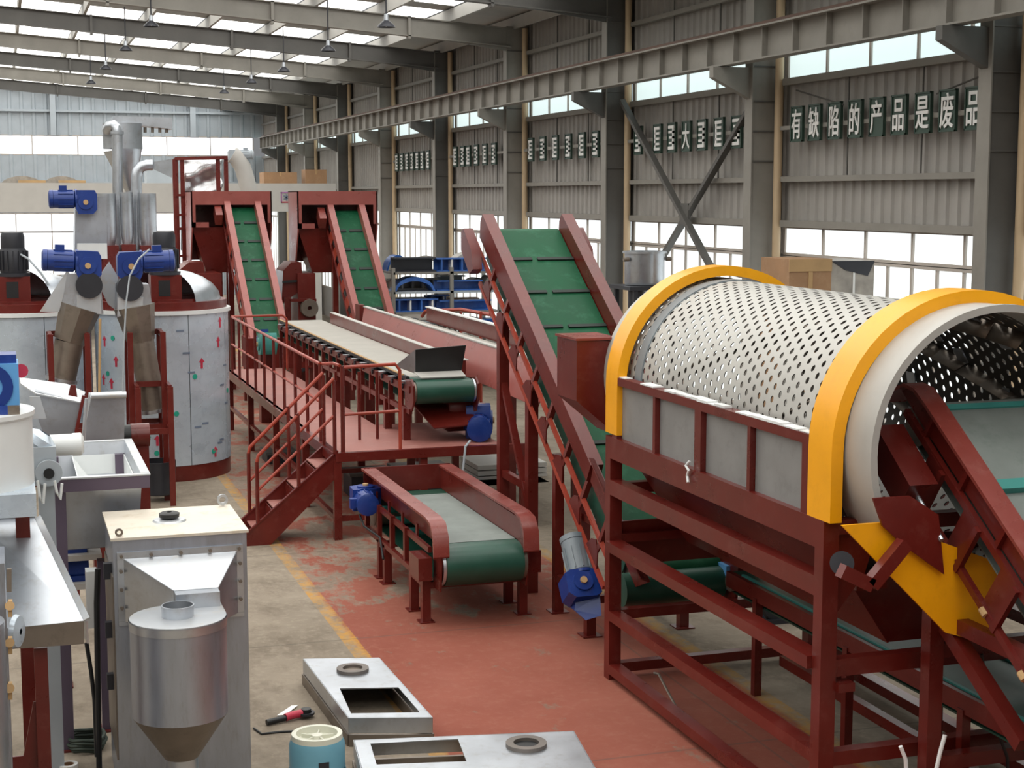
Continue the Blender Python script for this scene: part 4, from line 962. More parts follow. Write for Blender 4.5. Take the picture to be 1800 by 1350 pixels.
# ================================================================ two screw spouts with blue gear motors
def P4(pts, Y, dep): return M().prism([W(x, y, Y=Y) for x, y in pts], (0, dep, 0))
def spout(label, Y, body, plate, neck, mid, end, r_end, gm_px, gm_dir, fin=None):
    t = thing('screw_spout', label, 'spout', (W(*end, Y=Y).x, Y, 0))
    ob('hopper_body', P4(body, Y - .08, .5), STEEL, t); ob('front_plate', P4(plate, Y - .14, .1), STEELW, t)
    a = [W(x, y, Y=Y) for x, y in neck]; n_ = len(a)
    c0, c1, c2_ = W(*mid[0], Y=Y), W(*mid[1], Y=Y), W(*end, Y=Y)
    ob('neck', M().cyl(c0, c1, .3, r_end * 1.12, 8), STEELD, t)
    ob('pipe', M().cyl(c1, c2_, r_end * 1.05, r_end, 24), STEELD, t)
    ob('pipe_ring', M().lathe(c2_, [(r_end, -.02), (r_end + .03, -.02), (r_end + .03, .03), (r_end, .03)], 24, c1 - c2_), STEEL, t)
    if fin: ob('sheet_fin', P4(fin, Y - .05, .03), STEELW, t)
    ob('saddle', M().lathe(W(plate[0][0] + 22, plate[0][1] - 16, Y=Y - .2), [(.0, 0), (.19, 0), (.19, .3), (.0, .3)], 20, (0, 1, 0)), DARK, t)
    return t
spout('left brown steel spout leaning left below its blue gear motor', 23.8, ((118, 482), (176, 478), (182, 552), (106, 556)), ((135, 518), (178, 518), (178, 552), (135, 552)), (), ((141, 540), (122, 600)), (108, 668), .2, 0, 0, ((118, 475), (122, 480), (104, 548), (70, 548)))
SPR = spout('right brown steel spout leaning right below its blue gear motor', 23.7, ((206, 500), (262, 500), (270, 556), (206, 558)), ((207, 523), (252, 523), (250, 556), (207, 556)), (), ((236, 538), (248, 600)), (271, 722), .18, 0, 0)
ob('feed_sheet', P4(((178, 480), (192, 460), (208, 488), (207, 548), (190, 535), (178, 510)), 24.2, .03), STEELW, SPR, label='bright angled sheet between the two spouts')
gearmotor('blue gear motor with barrel pointing left above the left brown spout', W(107, 458, Y=23.78), (1, 0, -.05), .4, .155, BLUE)
gearmotor('blue gear motor with barrel pointing right above the right brown spout', W(274, 459, Y=23.7), (-1, 0, -.03), .4, .155, BLUE)
g3 = gearmotor('highest blue gear motor, on the tall steel feeder box at left', W(112, 350, Y=25.63), (1, 0, 0), .34, .14, BLUE)
fb = thing('feeder_box', 'tall plain steel feeder box below the highest blue gear motor', 'hopper', (W(165, 440, Y=25.9).x, 25.9, 0))
ob('box_body', P4(((133, 345), (186, 345), (189, 452), (131, 452)), 25.75, .6), STEEL, fb)
ob('lower_plate', P4(((136, 428), (188, 428), (189, 455), (134, 455)), 25.72, .03), FILMW, fb)
ob('support', M().box(W(140, 452, Y=25.9).x, W(180, 452, Y=25.9).x, 25.8, 26.2, 2.6, W(150, 452, Y=25.9).z), RED, fb)
# red stands carrying the spouts
def stand(label, px0, px1, y0, Yf, dep, rails, foot_y=None):
    a, b = W(px0, y0, Y=Yf), W(px1, y0, Y=Yf); t = thing('support_stand', label, 'stand', ((a.x + b.x) / 2, Yf + dep / 2, 0))
    for x in (a.x, b.x):
        for y in (Yf, Yf + dep): ob('leg', M().box(x - .04, x + .04, y - .04, y + .04, 0, a.z), RED, t)
    for z in rails:
        z_ = W(px0, z, Y=Yf).z
        for y in ((Yf, Yf + dep) if z != rails[0] else (Yf + dep,)): ob('rail', M().bar((a.x, y, z_), (b.x, y, z_), .05, .08), RED, t)
        for x in (a.x, b.x): ob('rail', M().bar((x, Yf, z_), (x, Yf + dep, z_), .05, .08), RED, t)
    return t
stand('tall red stand holding the right brown spout before the tank', 228, 286, 585, 23.35, .6, (590, 752, 824))
stand('red stand under the left brown spout before the tanks', 88, 153, 588, 23.5, .55, (592, 760))
stand('low red stand around the foot of the right brown spout', 242, 299, 682, 22.9, .6, (684, 760))
one('round_bin', M().lathe((W(278, 790, Y=23.3).x, 23.35, .1), [(.2, 0), (.24, .02), (.26, .5), (.24, .5), (.22, .04), (.18, .02)], 24), DARK, 'dark round tub under the right brown spout', 'tub')
# tall cable in front of right spout
one('power_cable', M().tube([W(263, 438, Y=23.3), W(244, 455, Y=23.25), W(228, 485, Y=23.2), W(222, 530, Y=23.2), W(218, 600, Y=23.2), W(216, 690, Y=23.2)], .013), CLADB, 'pale grey cable curving down in front of the right brown spout', 'cable')
one('power_cable', M().tube([W(17, 437, Y=25.7), W(50, 455, Y=25.5), W(72, 480, Y=25.45), W(92, 510, Y=25.45)], .018), CLADB, 'grey conduit slanting from the left black tank motor', 'cable')
one('steel_rod', M().cyl(W(176, 560, Y=23.4), V((W(170, 800, Y=23.4).x, 23.4, 0)), .02, n=8), WOOD, 'thin pale rod standing between the two tanks', 'rod')

# ================================================================ cyclone and ducts behind
Yc = 30.5
cy_ = thing('cyclone', 'tall steel cyclone separator rising in front of the far strip window', 'cyclone', (W(215, 300, Y=Yc).x, Yc, 2.6))
c = W(216, 262, Y=Yc); R = (W(251, 262, Y=Yc).x - W(181, 262, Y=Yc).x) / 2
zt, zb = W(216, 217, Y=Yc).z, W(216, 335, Y=Yc).z
ob('barrel', M().cyl((c.x, Yc, c.z), (c.x, Yc, zt), R, n=32), STEEL, cy_)
ob('cone', M().cyl((c.x, Yc, c.z), (c.x + .12, Yc, zb), R, .1, n=32), STEEL, cy_)
ob('outlet_box', M().prism([W(199, 204, Y=Yc), W(252, 205, Y=Yc), W(303, 207, Y=Yc), W(303, 227, Y=Yc), W(252, 221, Y=Yc), W(199, 222, Y=Yc)], (0, .5, 0)), STEEL, cy_)
ob('inlet_box', M().prism([W(181, 220, Y=Yc - .35), W(206, 220, Y=Yc - .35), W(206, 238, Y=Yc - .35), W(181, 238, Y=Yc - .35)], (0, .4, 0)), STEEL, cy_)
for px in (255, 268, 281, 293): ob('bolt', M().cyl(W(px, 224, Y=Yc + .1), W(px, 233, Y=Yc + .1), .03, n=8), STEELD, cy_)
ob('lower_tube', M().cyl((c.x + .12, Yc, zb), (c.x + .12, Yc, 0), .1, n=16), STEEL, cy_)
ds = thing('suction_pipe', 'straight steel suction pipe with bent top beside the cyclone', 'pipe', (W(207, 440, Y=29.8).x, 29.8, 2.4))
pp = [V((W(208, 470, Y=29.8).x, 29.8, 0)), W(208, 470, Y=29.8), W(206, 232, Y=29.8), W(205, 225, Y=29.8), W(200, 220, Y=29.85), W(192, 222, Y=29.9), W(188, 230, Y=30.0)]
ob('pipe', M().tube(pp, .095, 16), STEEL, ds); ob('coupling', M().cyl(W(206, 236, Y=29.8), W(206, 231, Y=29.8), .12, n=16), STEEL, ds)
dq = thing('bent_duct', 'bent steel duct with flared mouth reaching towards the red posts', 'duct', (W(240, 430, Y=29.6).x, 29.6, 2.5))
pp = [V((W(241, 470, Y=29.6).x, 29.6, 0)), W(241, 470, Y=29.6), W(240, 310, Y=29.6), W(242, 300, Y=29.6), W(248, 293, Y=29.6), W(258, 290, Y=29.6), W(268, 290, Y=29.6)]
ob('pipe', M().tube(pp, .1, 16), STEEL, dq); ob('flared_mouth', M().rings([[W(266, 285, Y=29.55), W(266, 296, Y=29.55), W(266, 296, Y=29.75), W(266, 285, Y=29.75)], [W(303, 279, Y=29.4), W(303, 313, Y=29.4), W(303, 313, Y=29.9), W(303, 279, Y=29.9)]]), STEEL, dq)
for px0, px1, y0, y1, l in ((174, 206, 340, 432, 'left'), (214, 236, 338, 430, 'slim middle'), (247, 277, 340, 432, 'right')):
    a, b = W(px0, y1, Y=29), W(px1, y0, Y=29); r = (b.x - a.x) / 2
    t = thing('storage_silo', '%s of three upright steel cylinders below the cyclone' % l, 'silo', ((a.x + b.x) / 2, 29.3, 0), 'steel cylinders below the cyclone')
    ob('barrel', M().lathe(((a.x + b.x) / 2, 29.3, a.z), [(.02, -.03), (r * .7, -.03), (r, .2), (r, b.z - a.z), (.02, b.z - a.z)], 28), STEEL, t)
    ob('red_stand', M().box((a.x + b.x) / 2 - r, (a.x + b.x) / 2 + r, 29.0, 29.6, 0, a.z), RED, t)
# shiny wrinkled hopper between red posts
hp = thing('wrinkled_hopper', 'shiny wrinkled sheet hopper between dark red posts left of the far conveyors', 'hopper', (W(350, 400, Y=39).x, 39.4, 0))
a, b = W(322, 278, Y=39), W(392, 278, Y=39); m = M(); rs = []
for i in range(15):
    t_ = i / 14; z = a.z + (W(350, 335, Y=39).z - a.z) * t_ * 1.5; rs.append([V((a.x + (b.x - a.x) * (j / 12 if t_ < .6 else (.0 + (j / 12) * (1 - (t_ - .6) * 1.2))), 39.2 + .07 * _s(i * .8 + j * .35) + .04 * _s(j * .7 - i * .5), z)) for j in range(13)])
m.rings(rs, False, False); o = ob('wrinkled_front', m, mat('mirror_sheet', 'd8d9dc', .28, metal=.8, var=.05), hp, smooth=80); md = o.modifiers.new('sheet', 'SOLIDIFY'); md.thickness = .02
ob('lower_chute', M().prism([W(318, 345, Y=39), W(345, 345, Y=39), W(352, 398, Y=39), W(338, 445, Y=39), W(318, 440, Y=39)], (0, .5, 0)), STEELW, hp)
for px in (309, 320, 383, 397):
    q = W(px, 278, Y=38.8); ob('post', M().box(q.x - .05, q.x + .05, 38.8, 38.9, 0, q.z), RED, hp)
ob('top_rail', M().bar(W(307, 279, Y=38.8), W(400, 277, Y=38.8), .09, .08), RED, hp)
for yy in (343, 378, 402, 450): ob('side_rail', M().bar(W(308, yy, Y=38.8), W(330, yy, Y=38.8), .05, .06), RED, hp)
dt = thing('elbow_duct', 'pale angled duct with a motor on top behind the left far conveyor', 'duct', (W(425, 330, Y=41).x, 41, 0))
ob('duct', M().tube([W(440, 345, Y=41), W(434, 320, Y=41), W(427, 295, Y=41), W(416, 277, Y=41), W(408, 272, Y=41)], .22, 16), MEZ, dt)
ob('duct_leg', M().cyl(W(440, 340, Y=41), (W(440, 340, Y=41).x, 41, 0), .2, n=16), MEZ, dt)
gearmotor('blue grey motor on top of the pale angled duct', W(431, 272, Y=41), (-1, 0, 0), .32, .12, CLADB)
# thin red post left of hopper, ladder like
one('red_post', M().box(W(303, 280, Y=34).x, W(308, 280, Y=34).x, 34, 34.1, 0, W(305, 280, Y=34).z), RED, 'single thin dark red post between cyclone duct and wrinkled hopper', 'post')

# ================================================================ stainless trough on plum stand
TZt = 2.25
f0, f1, b1, b0 = W(69, 846, Z=TZt), W(263, 835, Z=TZt), W(218, 774, Z=TZt), W(128, 779, Z=TZt)
x0, x1, y0, y1 = f0.x + .02, f1.x, (f0.y + f1.y) / 2, b1.y
tg_ = thing('steel_trough', 'open stainless trough with plum grey rim on plum legs at left', 'trough', ((x0 + x1) / 2, (y0 + y1) / 2, 0))
fz = W(160, 863, Y=y0).z
for (a, b, c, d) in ((x0, x1, y0, y0 + .06), (x0, x1, y1 - .06, y1), (x0, x0 + .06, y0 + .06, y1 - .06), (x1 - .06, x1, y0 + .06, y1 - .06)):
    ob('rim', M().box(a, b, c, d, fz, TZt), PURP, tg_); ob('rim_cap', M().box(a - .005, b + .005, c - .005, d + .005, TZt, TZt + .012), STEELW, tg_)
bx0, bx1, by0, by1, bz = x0 + .12, x1 - .1, y0 + .15, y1 - .2, TZt - .6
top = [V((x0 + .06, y0 + .06, TZt)), V((x1 - .06, y0 + .06, TZt)), V((x1 - .06, y1 - .06, TZt)), V((x0 + .06, y1 - .06, TZt))]; bot = [V((bx0, by0, bz)), V((bx1, by0, bz)), V((bx1, by1, bz)), V((bx0, by1, bz))]
for i, nm in enumerate(('basin_wall',) * 4): ob(nm, M().plate([top[i], top[(i + 1) % 4], bot[(i + 1) % 4], bot[i]], .01), STEEL, tg_)
ob('basin_floor', M().plate(bot, .01), STEELD, tg_)
bp_ = [(x0 + .3, fz), (x1 - .08, fz), (x1 - .08, fz - .25), (x1 - .2, fz - .62), (x0 + .75, fz - .66)]
for yq in (y0 + .12, y1 - .13): ob('belly_plate', M().prism([(a, yq, z) for a, z in bp_], (0, .01, 0)), FILMW, tg_)
for (a, za), (b, zb_) in zip(bp_[1:], bp_[2:] + bp_[:1]): ob('belly_sheet', M().plate([(a, y0 + .12, za), (b, y0 + .12, zb_), (b, y1 - .12, zb_), (a, y1 - .12, za)], .008), FILMW, tg_) if (za != zb_ or za < fz) else None
for (x, y) in ((x0 + .12, y0 + .1), (x1 - .35, y0 + .5), (x0 + .12, y1 - .1), (x1 - .1, y1 - .1)):
    ob('leg', M().box(x - .06, x + .06, y - .06, y + .06, .01, fz - (.68 if x > x0 + .3 and y < y1 - .3 else 0)), PURP, tg_); ob('foot_plate', M().box(x - .12, x + .12, y - .1, y + .1, 0, .014), RED, tg_)
ob('leg_brace', M().bar((x0 + .12, y0 + .1, .75), (x0 + .12, y1 - .1, .75), .08, .1), PURP, tg_)
# blue motors stored under it
for k, (py0, l) in enumerate(((935, 'upper'), (985, 'lower'))):
    q = W(131, py0 + 12, Y=14.2)
    t = thing('boxed_motor', '%s of two blue motors stacked on shelves between the plum legs' % l, 'motor', (q.x, 14.2, q.z - .09), 'blue motors under the trough')
    ob('motor_body', M().cyl((q.x - .1, 14.2, q.z), (q.x + .12, 14.2, q.z), .1, n=14), BLUE, t); ob('motor_base', M().box(q.x - .1, q.x + .1, 14.1, 14.3, q.z - .11, q.z - .06), BLUE, t)
    one('shelf_board', M().box(q.x - .2, q.x + .22, 14.0, 14.5, q.z - .16, q.z - .11), MEZ, 'pale shelf board under the %s stored blue motor' % l, 'shelf')
# steel chutes behind the trough
h1_ = thing('tilted_chute', 'tilted stainless chute box with red bracket behind the trough', 'chute', (.9, 16.4, 1.5))
ob('chute_body', P4(((62, 688), (142, 706), (133, 776), (85, 782), (68, 740)), 16.0, .6), STEEL, h1_)
ob('chute_top', M().plate([W(34, 664, Y=16.6), W(118, 676, Y=16.6), W(150, 690, Y=16.0), W(143, 708, Y=15.95), W(62, 692, Y=15.95), W(36, 675, Y=16.4)], .012), STEELW, h1_)
ob('bracket', P4(((120, 695), (124, 677), (133, 677), (136, 698)), 15.9, .03), RED, h1_); ob('side_bar', M().bar(W(147, 695, Y=15.95), W(131, 772, Y=15.95), .05, .03), RED, h1_)
ob('front_flap', P4(((52, 697), (70, 697), (82, 736), (56, 736)), 15.7, .02), STEELW, h1_); ob('frame', M().box(W(75, 780, Y=16.3).x, W(130, 780, Y=16.3).x, 16.1, 16.5, 0, W(75, 778, Y=16.3).z), RED, h1_)
h2_ = thing('square_chute', 'square stainless chute with rolled lip behind the trough', 'chute', (W(190, 770, Y=17).x, 17.2, 1.4))
ob('chute_body', P4(((160, 700), (220, 697), (218, 775), (150, 778), (152, 740)), 17.0, .5), STEEL, h2_); ob('rolled_lip', M().cyl(W(160, 696, Y=16.95), W(222, 694, Y=16.95), .035, n=12), STEELW, h2_)
ob('frame', M().box(W(158, 778, Y=17.2).x, W(212, 778, Y=17.2).x, 17.1, 17.45, 0, W(158, 776, Y=17.2).z), RED, h2_)
ob('side_rod', M().cyl(W(152, 700, Y=16.8), W(146, 776, Y=16.8), .018, n=8), STEELW, h2_)
rm = thing('red_motor', 'small red motor with black fan end right of the square chute', 'motor', (W(228, 770, Y=17.4).x, 17.4, 1.4))
q = W(236, 765, Y=17.4)
ob('motor_body', M().cyl((q.x - .04, 17.4, q.z), (q.x + .16, 17.4, q.z), .13, n=16), RED, rm); ob('fan_end', M().cyl((q.x - .2, 17.4, q.z), (q.x - .04, 17.4, q.z), .12, n=16), BLACK, rm)
ob('mount', M().box(q.x - .1, q.x + .15, 17.35, 17.5, 0, q.z - .1), RED, rm)
# pale grey pump motor beside the trough
pm_ = thing('pump_motor', 'pale grey motor with round flange at the left end of the trough', 'motor', (W(95, 830, Y=12.3).x, 12.3, 1.9))
q = W(112, 782, Y=12.5)
ob('motor_body', M().lathe((q.x - .1, 12.5, q.z), [(.02, 0), (.085, 0), (.085, .16), (.09, .17), (.09, .23), (.06, .25), (.02, .25)], 20, (1, 0, 0)), FILMW, pm_)
q2 = W(86, 832, Y=12.25)
ob('flange', M().lathe((q2.x, 12.25, q2.z), [(.03, 0), (.1, 0), (.1, .04), (.03, .04), (.03, 0)], 24, (0, 1, 0)), CLADB, pm_); ob('hub', M().lathe((q2.x, 12.23, q2.z), [(.0, 0), (.02, 0), (.04, .0), (.04, .05), (.0, .05)], 16, (0, 1, 0)), BLACK, pm_)
ob('housing', M().box(q2.x - .12, q2.x + .06, 12.3, 12.65, q2.z - .1, q.z + .02), CLADB, pm_)
ob('bell', M().lathe(W(66, 780, Y=12.45), [(.14, 0), (.13, .06), (.05, .1)], 20, (.6, 0, .8)), FILM, pm_)
for px, ty in ((70, 885), (100, 878)): ob('strap', M().tube([W(px - 4, 845, Y=12.2), W(px, ty - 12, Y=12.2), W(px + 6, ty, Y=12.2), W(px + 9, 850, Y=12.2)], .012, 6), FILMW, pm_)
ob('pedestal', M().box(q2.x - .08, q2.x + .04, 12.35, 12.55, 0, q2.z - .1), CLADB, pm_)

# ================================================================ white mixer drum at the left edge
mx_ = thing('mixer_drum', 'white cylindrical mixer drum cut by the left frame edge', 'drum', (-.36, 11.5, 0))
zc, r_ = W(40, 700, Y=11.5), .5
ob('drum_wall', M().lathe((-.36, 11.5, 0), [(r_, W(30, 872, Y=11.05).z), (r_, 2.95), (r_ + .02, 2.97), (r_ + .02, 3.0), (r_ - .03, 3.0), (.05, 3.02)], 40), FILMW, mx_)
ob('lower_box', M().box(-.9, W(64, 890, Y=11.0).x, 11.0, 11.9, W(60, 908, Y=11.0).z, W(60, 868, Y=11.0).z), FILM, mx_)
for x in (-.8, .05): ob('leg', M().box(x - .05, x + .05, 11.75, 11.85, 0, 2.25), RED, mx_)
gb_ = thing('mixer_gearbox', 'bright blue gearbox on top of the white mixer drum', 'gearbox', (-.1, 11.3, 3.0))
gz = lambda y: W(10, y, Y=11.25).z
ob('housing', M().box(-.3, W(34, 690, Y=11.25).x, 11.25, 11.6, 3.02, gz(640)), BLUEL, gb_); ob('ring', M().lathe((-.14, 11.24, gz(680)), [(.09, 0), (.16, 0), (.16, .02), (.09, .02), (.09, 0)], 24, (0, 1, 0)), BLUE, gb_)
ob('top_block', M().box(-.3, W(29, 640, Y=11.25).x, 11.3, 11.55, gz(642), gz(625)), BLUE, gb_); ob('base_block', M().box(-.3, W(14, 730, Y=11.2).x, 11.2, 11.5, 2.99, 3.06), BLUE, gb_)
ob('side_block', M().box(W(14, 730, Y=11.2).x, W(35, 730, Y=11.2).x, 11.2, 11.45, 2.99, 3.06), STEELD, gb_)
ob('red_knob', M().cyl(W(37, 652, Y=11.6), W(37, 652, Y=11.75), .05, n=12), PRED, gb_, label='small red knob')

# ================================================================ tapered stainless table in the left foreground
tb = thing('tapered_table', 'tapered stainless discharge table sloping down in the left foreground', 'table', (.2, 11.3, 0))
tp = [W(-40, 915, Y=11.95), W(62, 912, Y=11.95), W(148, 1092, Y=10.95), W(8, 1106, Y=10.95)]
ob('table_top', M().plate(tp, .012), STEEL, tb)
ob('front_lip', M().prism([tp[3], tp[2], W(147, 1132, Y=10.95), W(8, 1142, Y=10.95)], (0, .02, 0)), STEELD, tb)
ob('side_lip', M().plate([tp[1], tp[2], tp[2] + V((.04, 0, .02)), tp[1] + V((.04, 0, .02))], .02), STEELW, tb)
ob('side_wall', M().plate([tp[2] + V((.02, 0, 0)), tp[1] + V((.02, 0, 0)), tp[1] + V((.02, 0, -.2)), tp[2] + V((.02, 0, -.16))], .012), STEEL, tb)
ob('back_wall', P4(((-40, 880), (62, 880), (62, 915), (-40, 918)), 11.96, .02), STEEL, tb)
for px in (72,):
    q = W(px, 1160, Y=11.05); ob('leg', M().box(q.x - .045, q.x + .045, 11.0, 11.1, 0, W(px, 1136, Y=11.05).z), RED, tb)
    ob('leg', M().box(q.x - .5, q.x - .41, 11.0, 11.1, 0, W(px, 1136, Y=11.05).z), RED, tb)
    ob('knee_plate', M().prism([(q.x - .4, 11.05, .5), (q.x, 11.05, .5), (q.x, 11.05, 1.0), (q.x - .06, 11.05, 1.0), (q.x - .14, 11.05, .62), (q.x - .4, 11.05, .62)], (0, .02, 0)), RED, tb)
q = W(42, 1318, Y=11.6)
bm = thing('floor_motor', 'dark blue motor on the floor behind the red table leg', 'motor', (q.x, 11.6, 0))
ob('motor_body', M().cyl((q.x - .12, 11.6, .2), (q.x + .1, 11.6, .2), .15, n=16), BLUE, bm); ob('motor_base', M().box(q.x - .12, q.x + .1, 11.45, 11.75, 0, .06), BLUE, bm)
# cabinet edge with clamps at the very left
le = thing('clamped_cabinet', 'grey steel cabinet edge with toggle clamps at the left border', 'cabinet', (-.35, 10.2, 0))
ex = W(14, 1150, Y=10.0).x
ob('cabinet_body', M().box(-.8, ex, 10.0, 10.5, 0, W(14, 990, Y=10.0).z), STEELB, le)
ob('round_tank', M().lathe((ex - .28, 9.75, 0), [(.27, 0), (.27, W(8, 1090, Y=9.75).z), (.02, W(8, 1085, Y=9.75).z)], 28), STEEL, le)
ob('clamp_bar', M().bar(W(16, 1000, Y=9.98), W(16, 1040, Y=9.98), .03, .03, (0, 1, 0)), STEELD, le)
for yy in (1055, 1120, 1200): ob('toggle_clamp', M().bar(W(18, yy, Y=9.98), W(18, yy + 28, Y=9.98), .025, .05, (0, 1, 0)).cyl(W(17, yy + 10, Y=9.94), W(17, yy + 10, Y=10.0), .03, n=10), WOOD, le)
ob('disc_handle', M().lathe(W(26, 1110, Y=10.2), [(.02, 0), (.11, 0), (.1, .03), (.02, .04)], 20, (1, -.4, 0)), FILM, le)

# ================================================================ dust cabinet with cyclone in the left foreground
cf, cbk = 11.6, 12.6
X0, X1 = W(198, 950, Y=cf).x, W(433, 929, Y=cf).x; ZT = (W(198, 948, Y=cf).z + W(433, 929, Y=cf).z) / 2
dc = thing('dust_cabinet', 'tall stainless cabinet with sloping hood and bright top in the left foreground', 'cabinet', ((X0 + X1) / 2, (cf + cbk) / 2, 0))
ob('cabinet_body', M().box(X0, X1, cf, cbk, 0, ZT - .02), STEELB, dc)
ob('top_sheet', M().box(X0 - .015, X1 + .015, cf - .015, cbk + .015, ZT - .02, ZT), mat('stained_top_sheet', 'd8cfc0', .45, metal=.3, var=.06, dirt='b79f7c', dirt_amt=.5), dc, label='pale stained top sheet')
fzt, fzb = W(300, 965, Y=cf).z, W(300, 1092, Y=cf).z
fx0, fx1 = W(206, 1000, Y=cf).x, W(427, 1000, Y=cf).x
for (a, b, c, d) in ((fx0, fx1, fzt - .05, fzt), (fx0, fx1, fzb, fzb + .03), (fx0, fx0 + .05, fzb + .031, fzt - .051), (fx1 - .05, fx1, fzb + .031, fzt - .051)): ob('hood_flange', M().box(a, b, cf - .02, cf, c, d), STEEL, dc)
for k in range(5):
    x = fx0 + .03 + (fx1 - fx0 - .06) * k / 4; ob('bolt', M().cyl((x, cf - .045, fzt - .025), (x, cf - .02, fzt - .025), .014, n=8), STEELD, dc)
for k in range(1, 4):
    for x in (fx0 + .025, fx1 - .025):
        z = fzb + (fzt - fzb) * k / 4; ob('bolt', M().cyl((x, cf - .045, z), (x, cf - .02, z), .014, n=8), STEELD, dc)
oy = cf - .36; ox0, ox1 = W(306, 1040, Y=oy).x, W(383, 1035, Y=oy).x; oz1, oz0 = W(345, 1036, Y=oy).z, W(345, 1036, Y=oy).z - .26
A_ = [V((fx0 + .05, cf - .02, fzb + .03)), V((fx1 - .05, cf - .02, fzb + .03)), V((fx1 - .05, cf - .02, fzt - .05)), V((fx0 + .05, cf - .02, fzt - .05))]; B_ = [V((ox0, oy, oz0)), V((ox1, oy, oz0)), V((ox1, oy, oz1)), V((ox0, oy, oz1))]
for i, nm in enumerate(('hood_bottom', 'hood_side', 'hood_top', 'hood_side')): ob(nm, M().plate([A_[i], A_[(i + 1) % 4], B_[(i + 1) % 4], B_[i]], .008), STEELW if nm == 'hood_top' else STEEL, dc)  # top plate in brighter steel, skylight on the slope put into its colour
ob('hood_neck', M().box(ox0, ox1, oy - .12, oy + .01, oz0, oz1), STEEL, dc)
lp = V(((X0 + X1) / 2 - .03, (cf + cbk) / 2, ZT))
ob('vent_base', M().lathe(lp, [(.03, 0), (.13, 0), (.12, .015), (.03, .02)], 20), STEELW, dc); ob('vent_cap', M().lathe(lp + V((0, 0, .02)), [(.03, 0), (.075, .01), (.08, .04), (.06, .05), (.02, .05)], 20), BLACK, dc)
ob('lifting_eye', M().lathe((X1 - .05, cbk - .03, ZT + .05), [(.025, -.012), (.045, -.012), (.045, .012), (.025, .012), (.025, -.012)], 18, (0, 1, 0)), STEEL, dc); ob('lifting_eye', M().lathe((X0 + .05, cf + .05, ZT + .03), [(.015, -.01), (.03, -.01), (.03, .01), (.015, .01), (.015, -.01)], 14, (0, 1, 0)), STEELD, dc)
ob('door_seam', M().box(X0 - .012, X0, cf + .05, cbk - .05, .3, 1.7), STEELD, dc)
for z in (1.65, 1.2, .8): ob('hinge', M().box(X0 - .06, X0, cf + .2, cf + .26, z, z + .12), DARK, dc)
# small cyclone in front
cyY = cf - .66
pc = W(313, 1090, Y=cyY); rr = .335
cyc = thing('small_cyclone', 'small stainless cyclone with conical bottom fixed before the dust cabinet', 'cyclone', (pc.x, cyY, .3))
z1, z2, z3 = W(313, 1085, Y=cyY).z, W(313, 1262, Y=cyY).z + .04, W(313, 1330, Y=cyY).z
ob('barrel', M().lathe((pc.x, cyY, 0), [(rr, z2), (rr, z1)], 48), STEELB, cyc); ob('top_band', M().lathe((pc.x, cyY, 0), [(rr + .004, z1 - .06), (rr + .006, z1)], 48), STEEL, cyc)
ob('top_cover', M().prism([V((pc.x, cyY, z1)) + V((rr * _c(a), rr * _s(a), 0)) for a in [math.radians(k) for k in range(100, 361, 10)]] + [V((pc.x + rr, cyY + .3, z1)), V((ox0, cyY + .33, z1))], (0, 0, .008)), STEELW, cyc)
ob('collar', M().lathe((pc.x, cyY, z1), [(.11, 0), (.115, .09), (.105, .09), (.10, 0)], 28), STEEL, cyc); ob('collar_inside', M().cyl((pc.x, cyY, z1 + .01), (pc.x, cyY, z1 + .012), .1, n=24), BLACK, cyc)
ob('cone', M().lathe((pc.x, cyY, 0), [(rr, z2), (.12, z3)], 48), STEELD, cyc); ob('outlet', M().lathe((pc.x, cyY, 0), [(.12, z3), (.118, z3 - .14), (.1, z3 - .14), (.1, z3 - .3)], 28), STEEL, cyc)
ob('support_arm', M().bar((pc.x, cyY + rr - .02, z2 + .2), (pc.x, cf, z2 + .2), .06, .06), STEEL, cyc)
# pipes beside the cabinet
one('conduit', M().tube([W(172, 1000, Y=12.0), W(170, 1060, Y=12.0), W(172, 1200, Y=11.9), W(174, 1330, Y=11.9), W(175, 1380, Y=11.9)], .022), BLACK, 'black conduit running down the left side of the dust cabinet', 'conduit')
one('conduit', M().tube([W(152, 1130, Y=12.0), W(160, 1180, Y=12.0), W(166, 1230, Y=11.95), W(170, 1330, Y=11.9)], .016), BLACK, 'thin black cable bending towards the dust cabinet', 'conduit')
ck = W(155, 1322, Z=.02)
m = M()
for k in range(5):
    m.tube([V((ck.x + (.13 + .012 * (k % 3)) * _c(2 * PI * i / 20), ck.y + .16 + (.16 + .01 * (k % 2)) * _s(2 * PI * i / 20), .02 + .022 * k + .01 * _s(i))) for i in range(21)], .014, 6)
one('hose_coil', m, RUBG, 'coil of dark green hose on the floor left of the dust cabinet', 'hose')
one('junction_box', M().box(W(152, 1040, Y=12.3).x, W(172, 1040, Y=12.3).x, 12.3, 12.45, 1.15, 1.6), FILMW, 'pale upright sheet leaning between trough leg and dust cabinet', 'sheet')

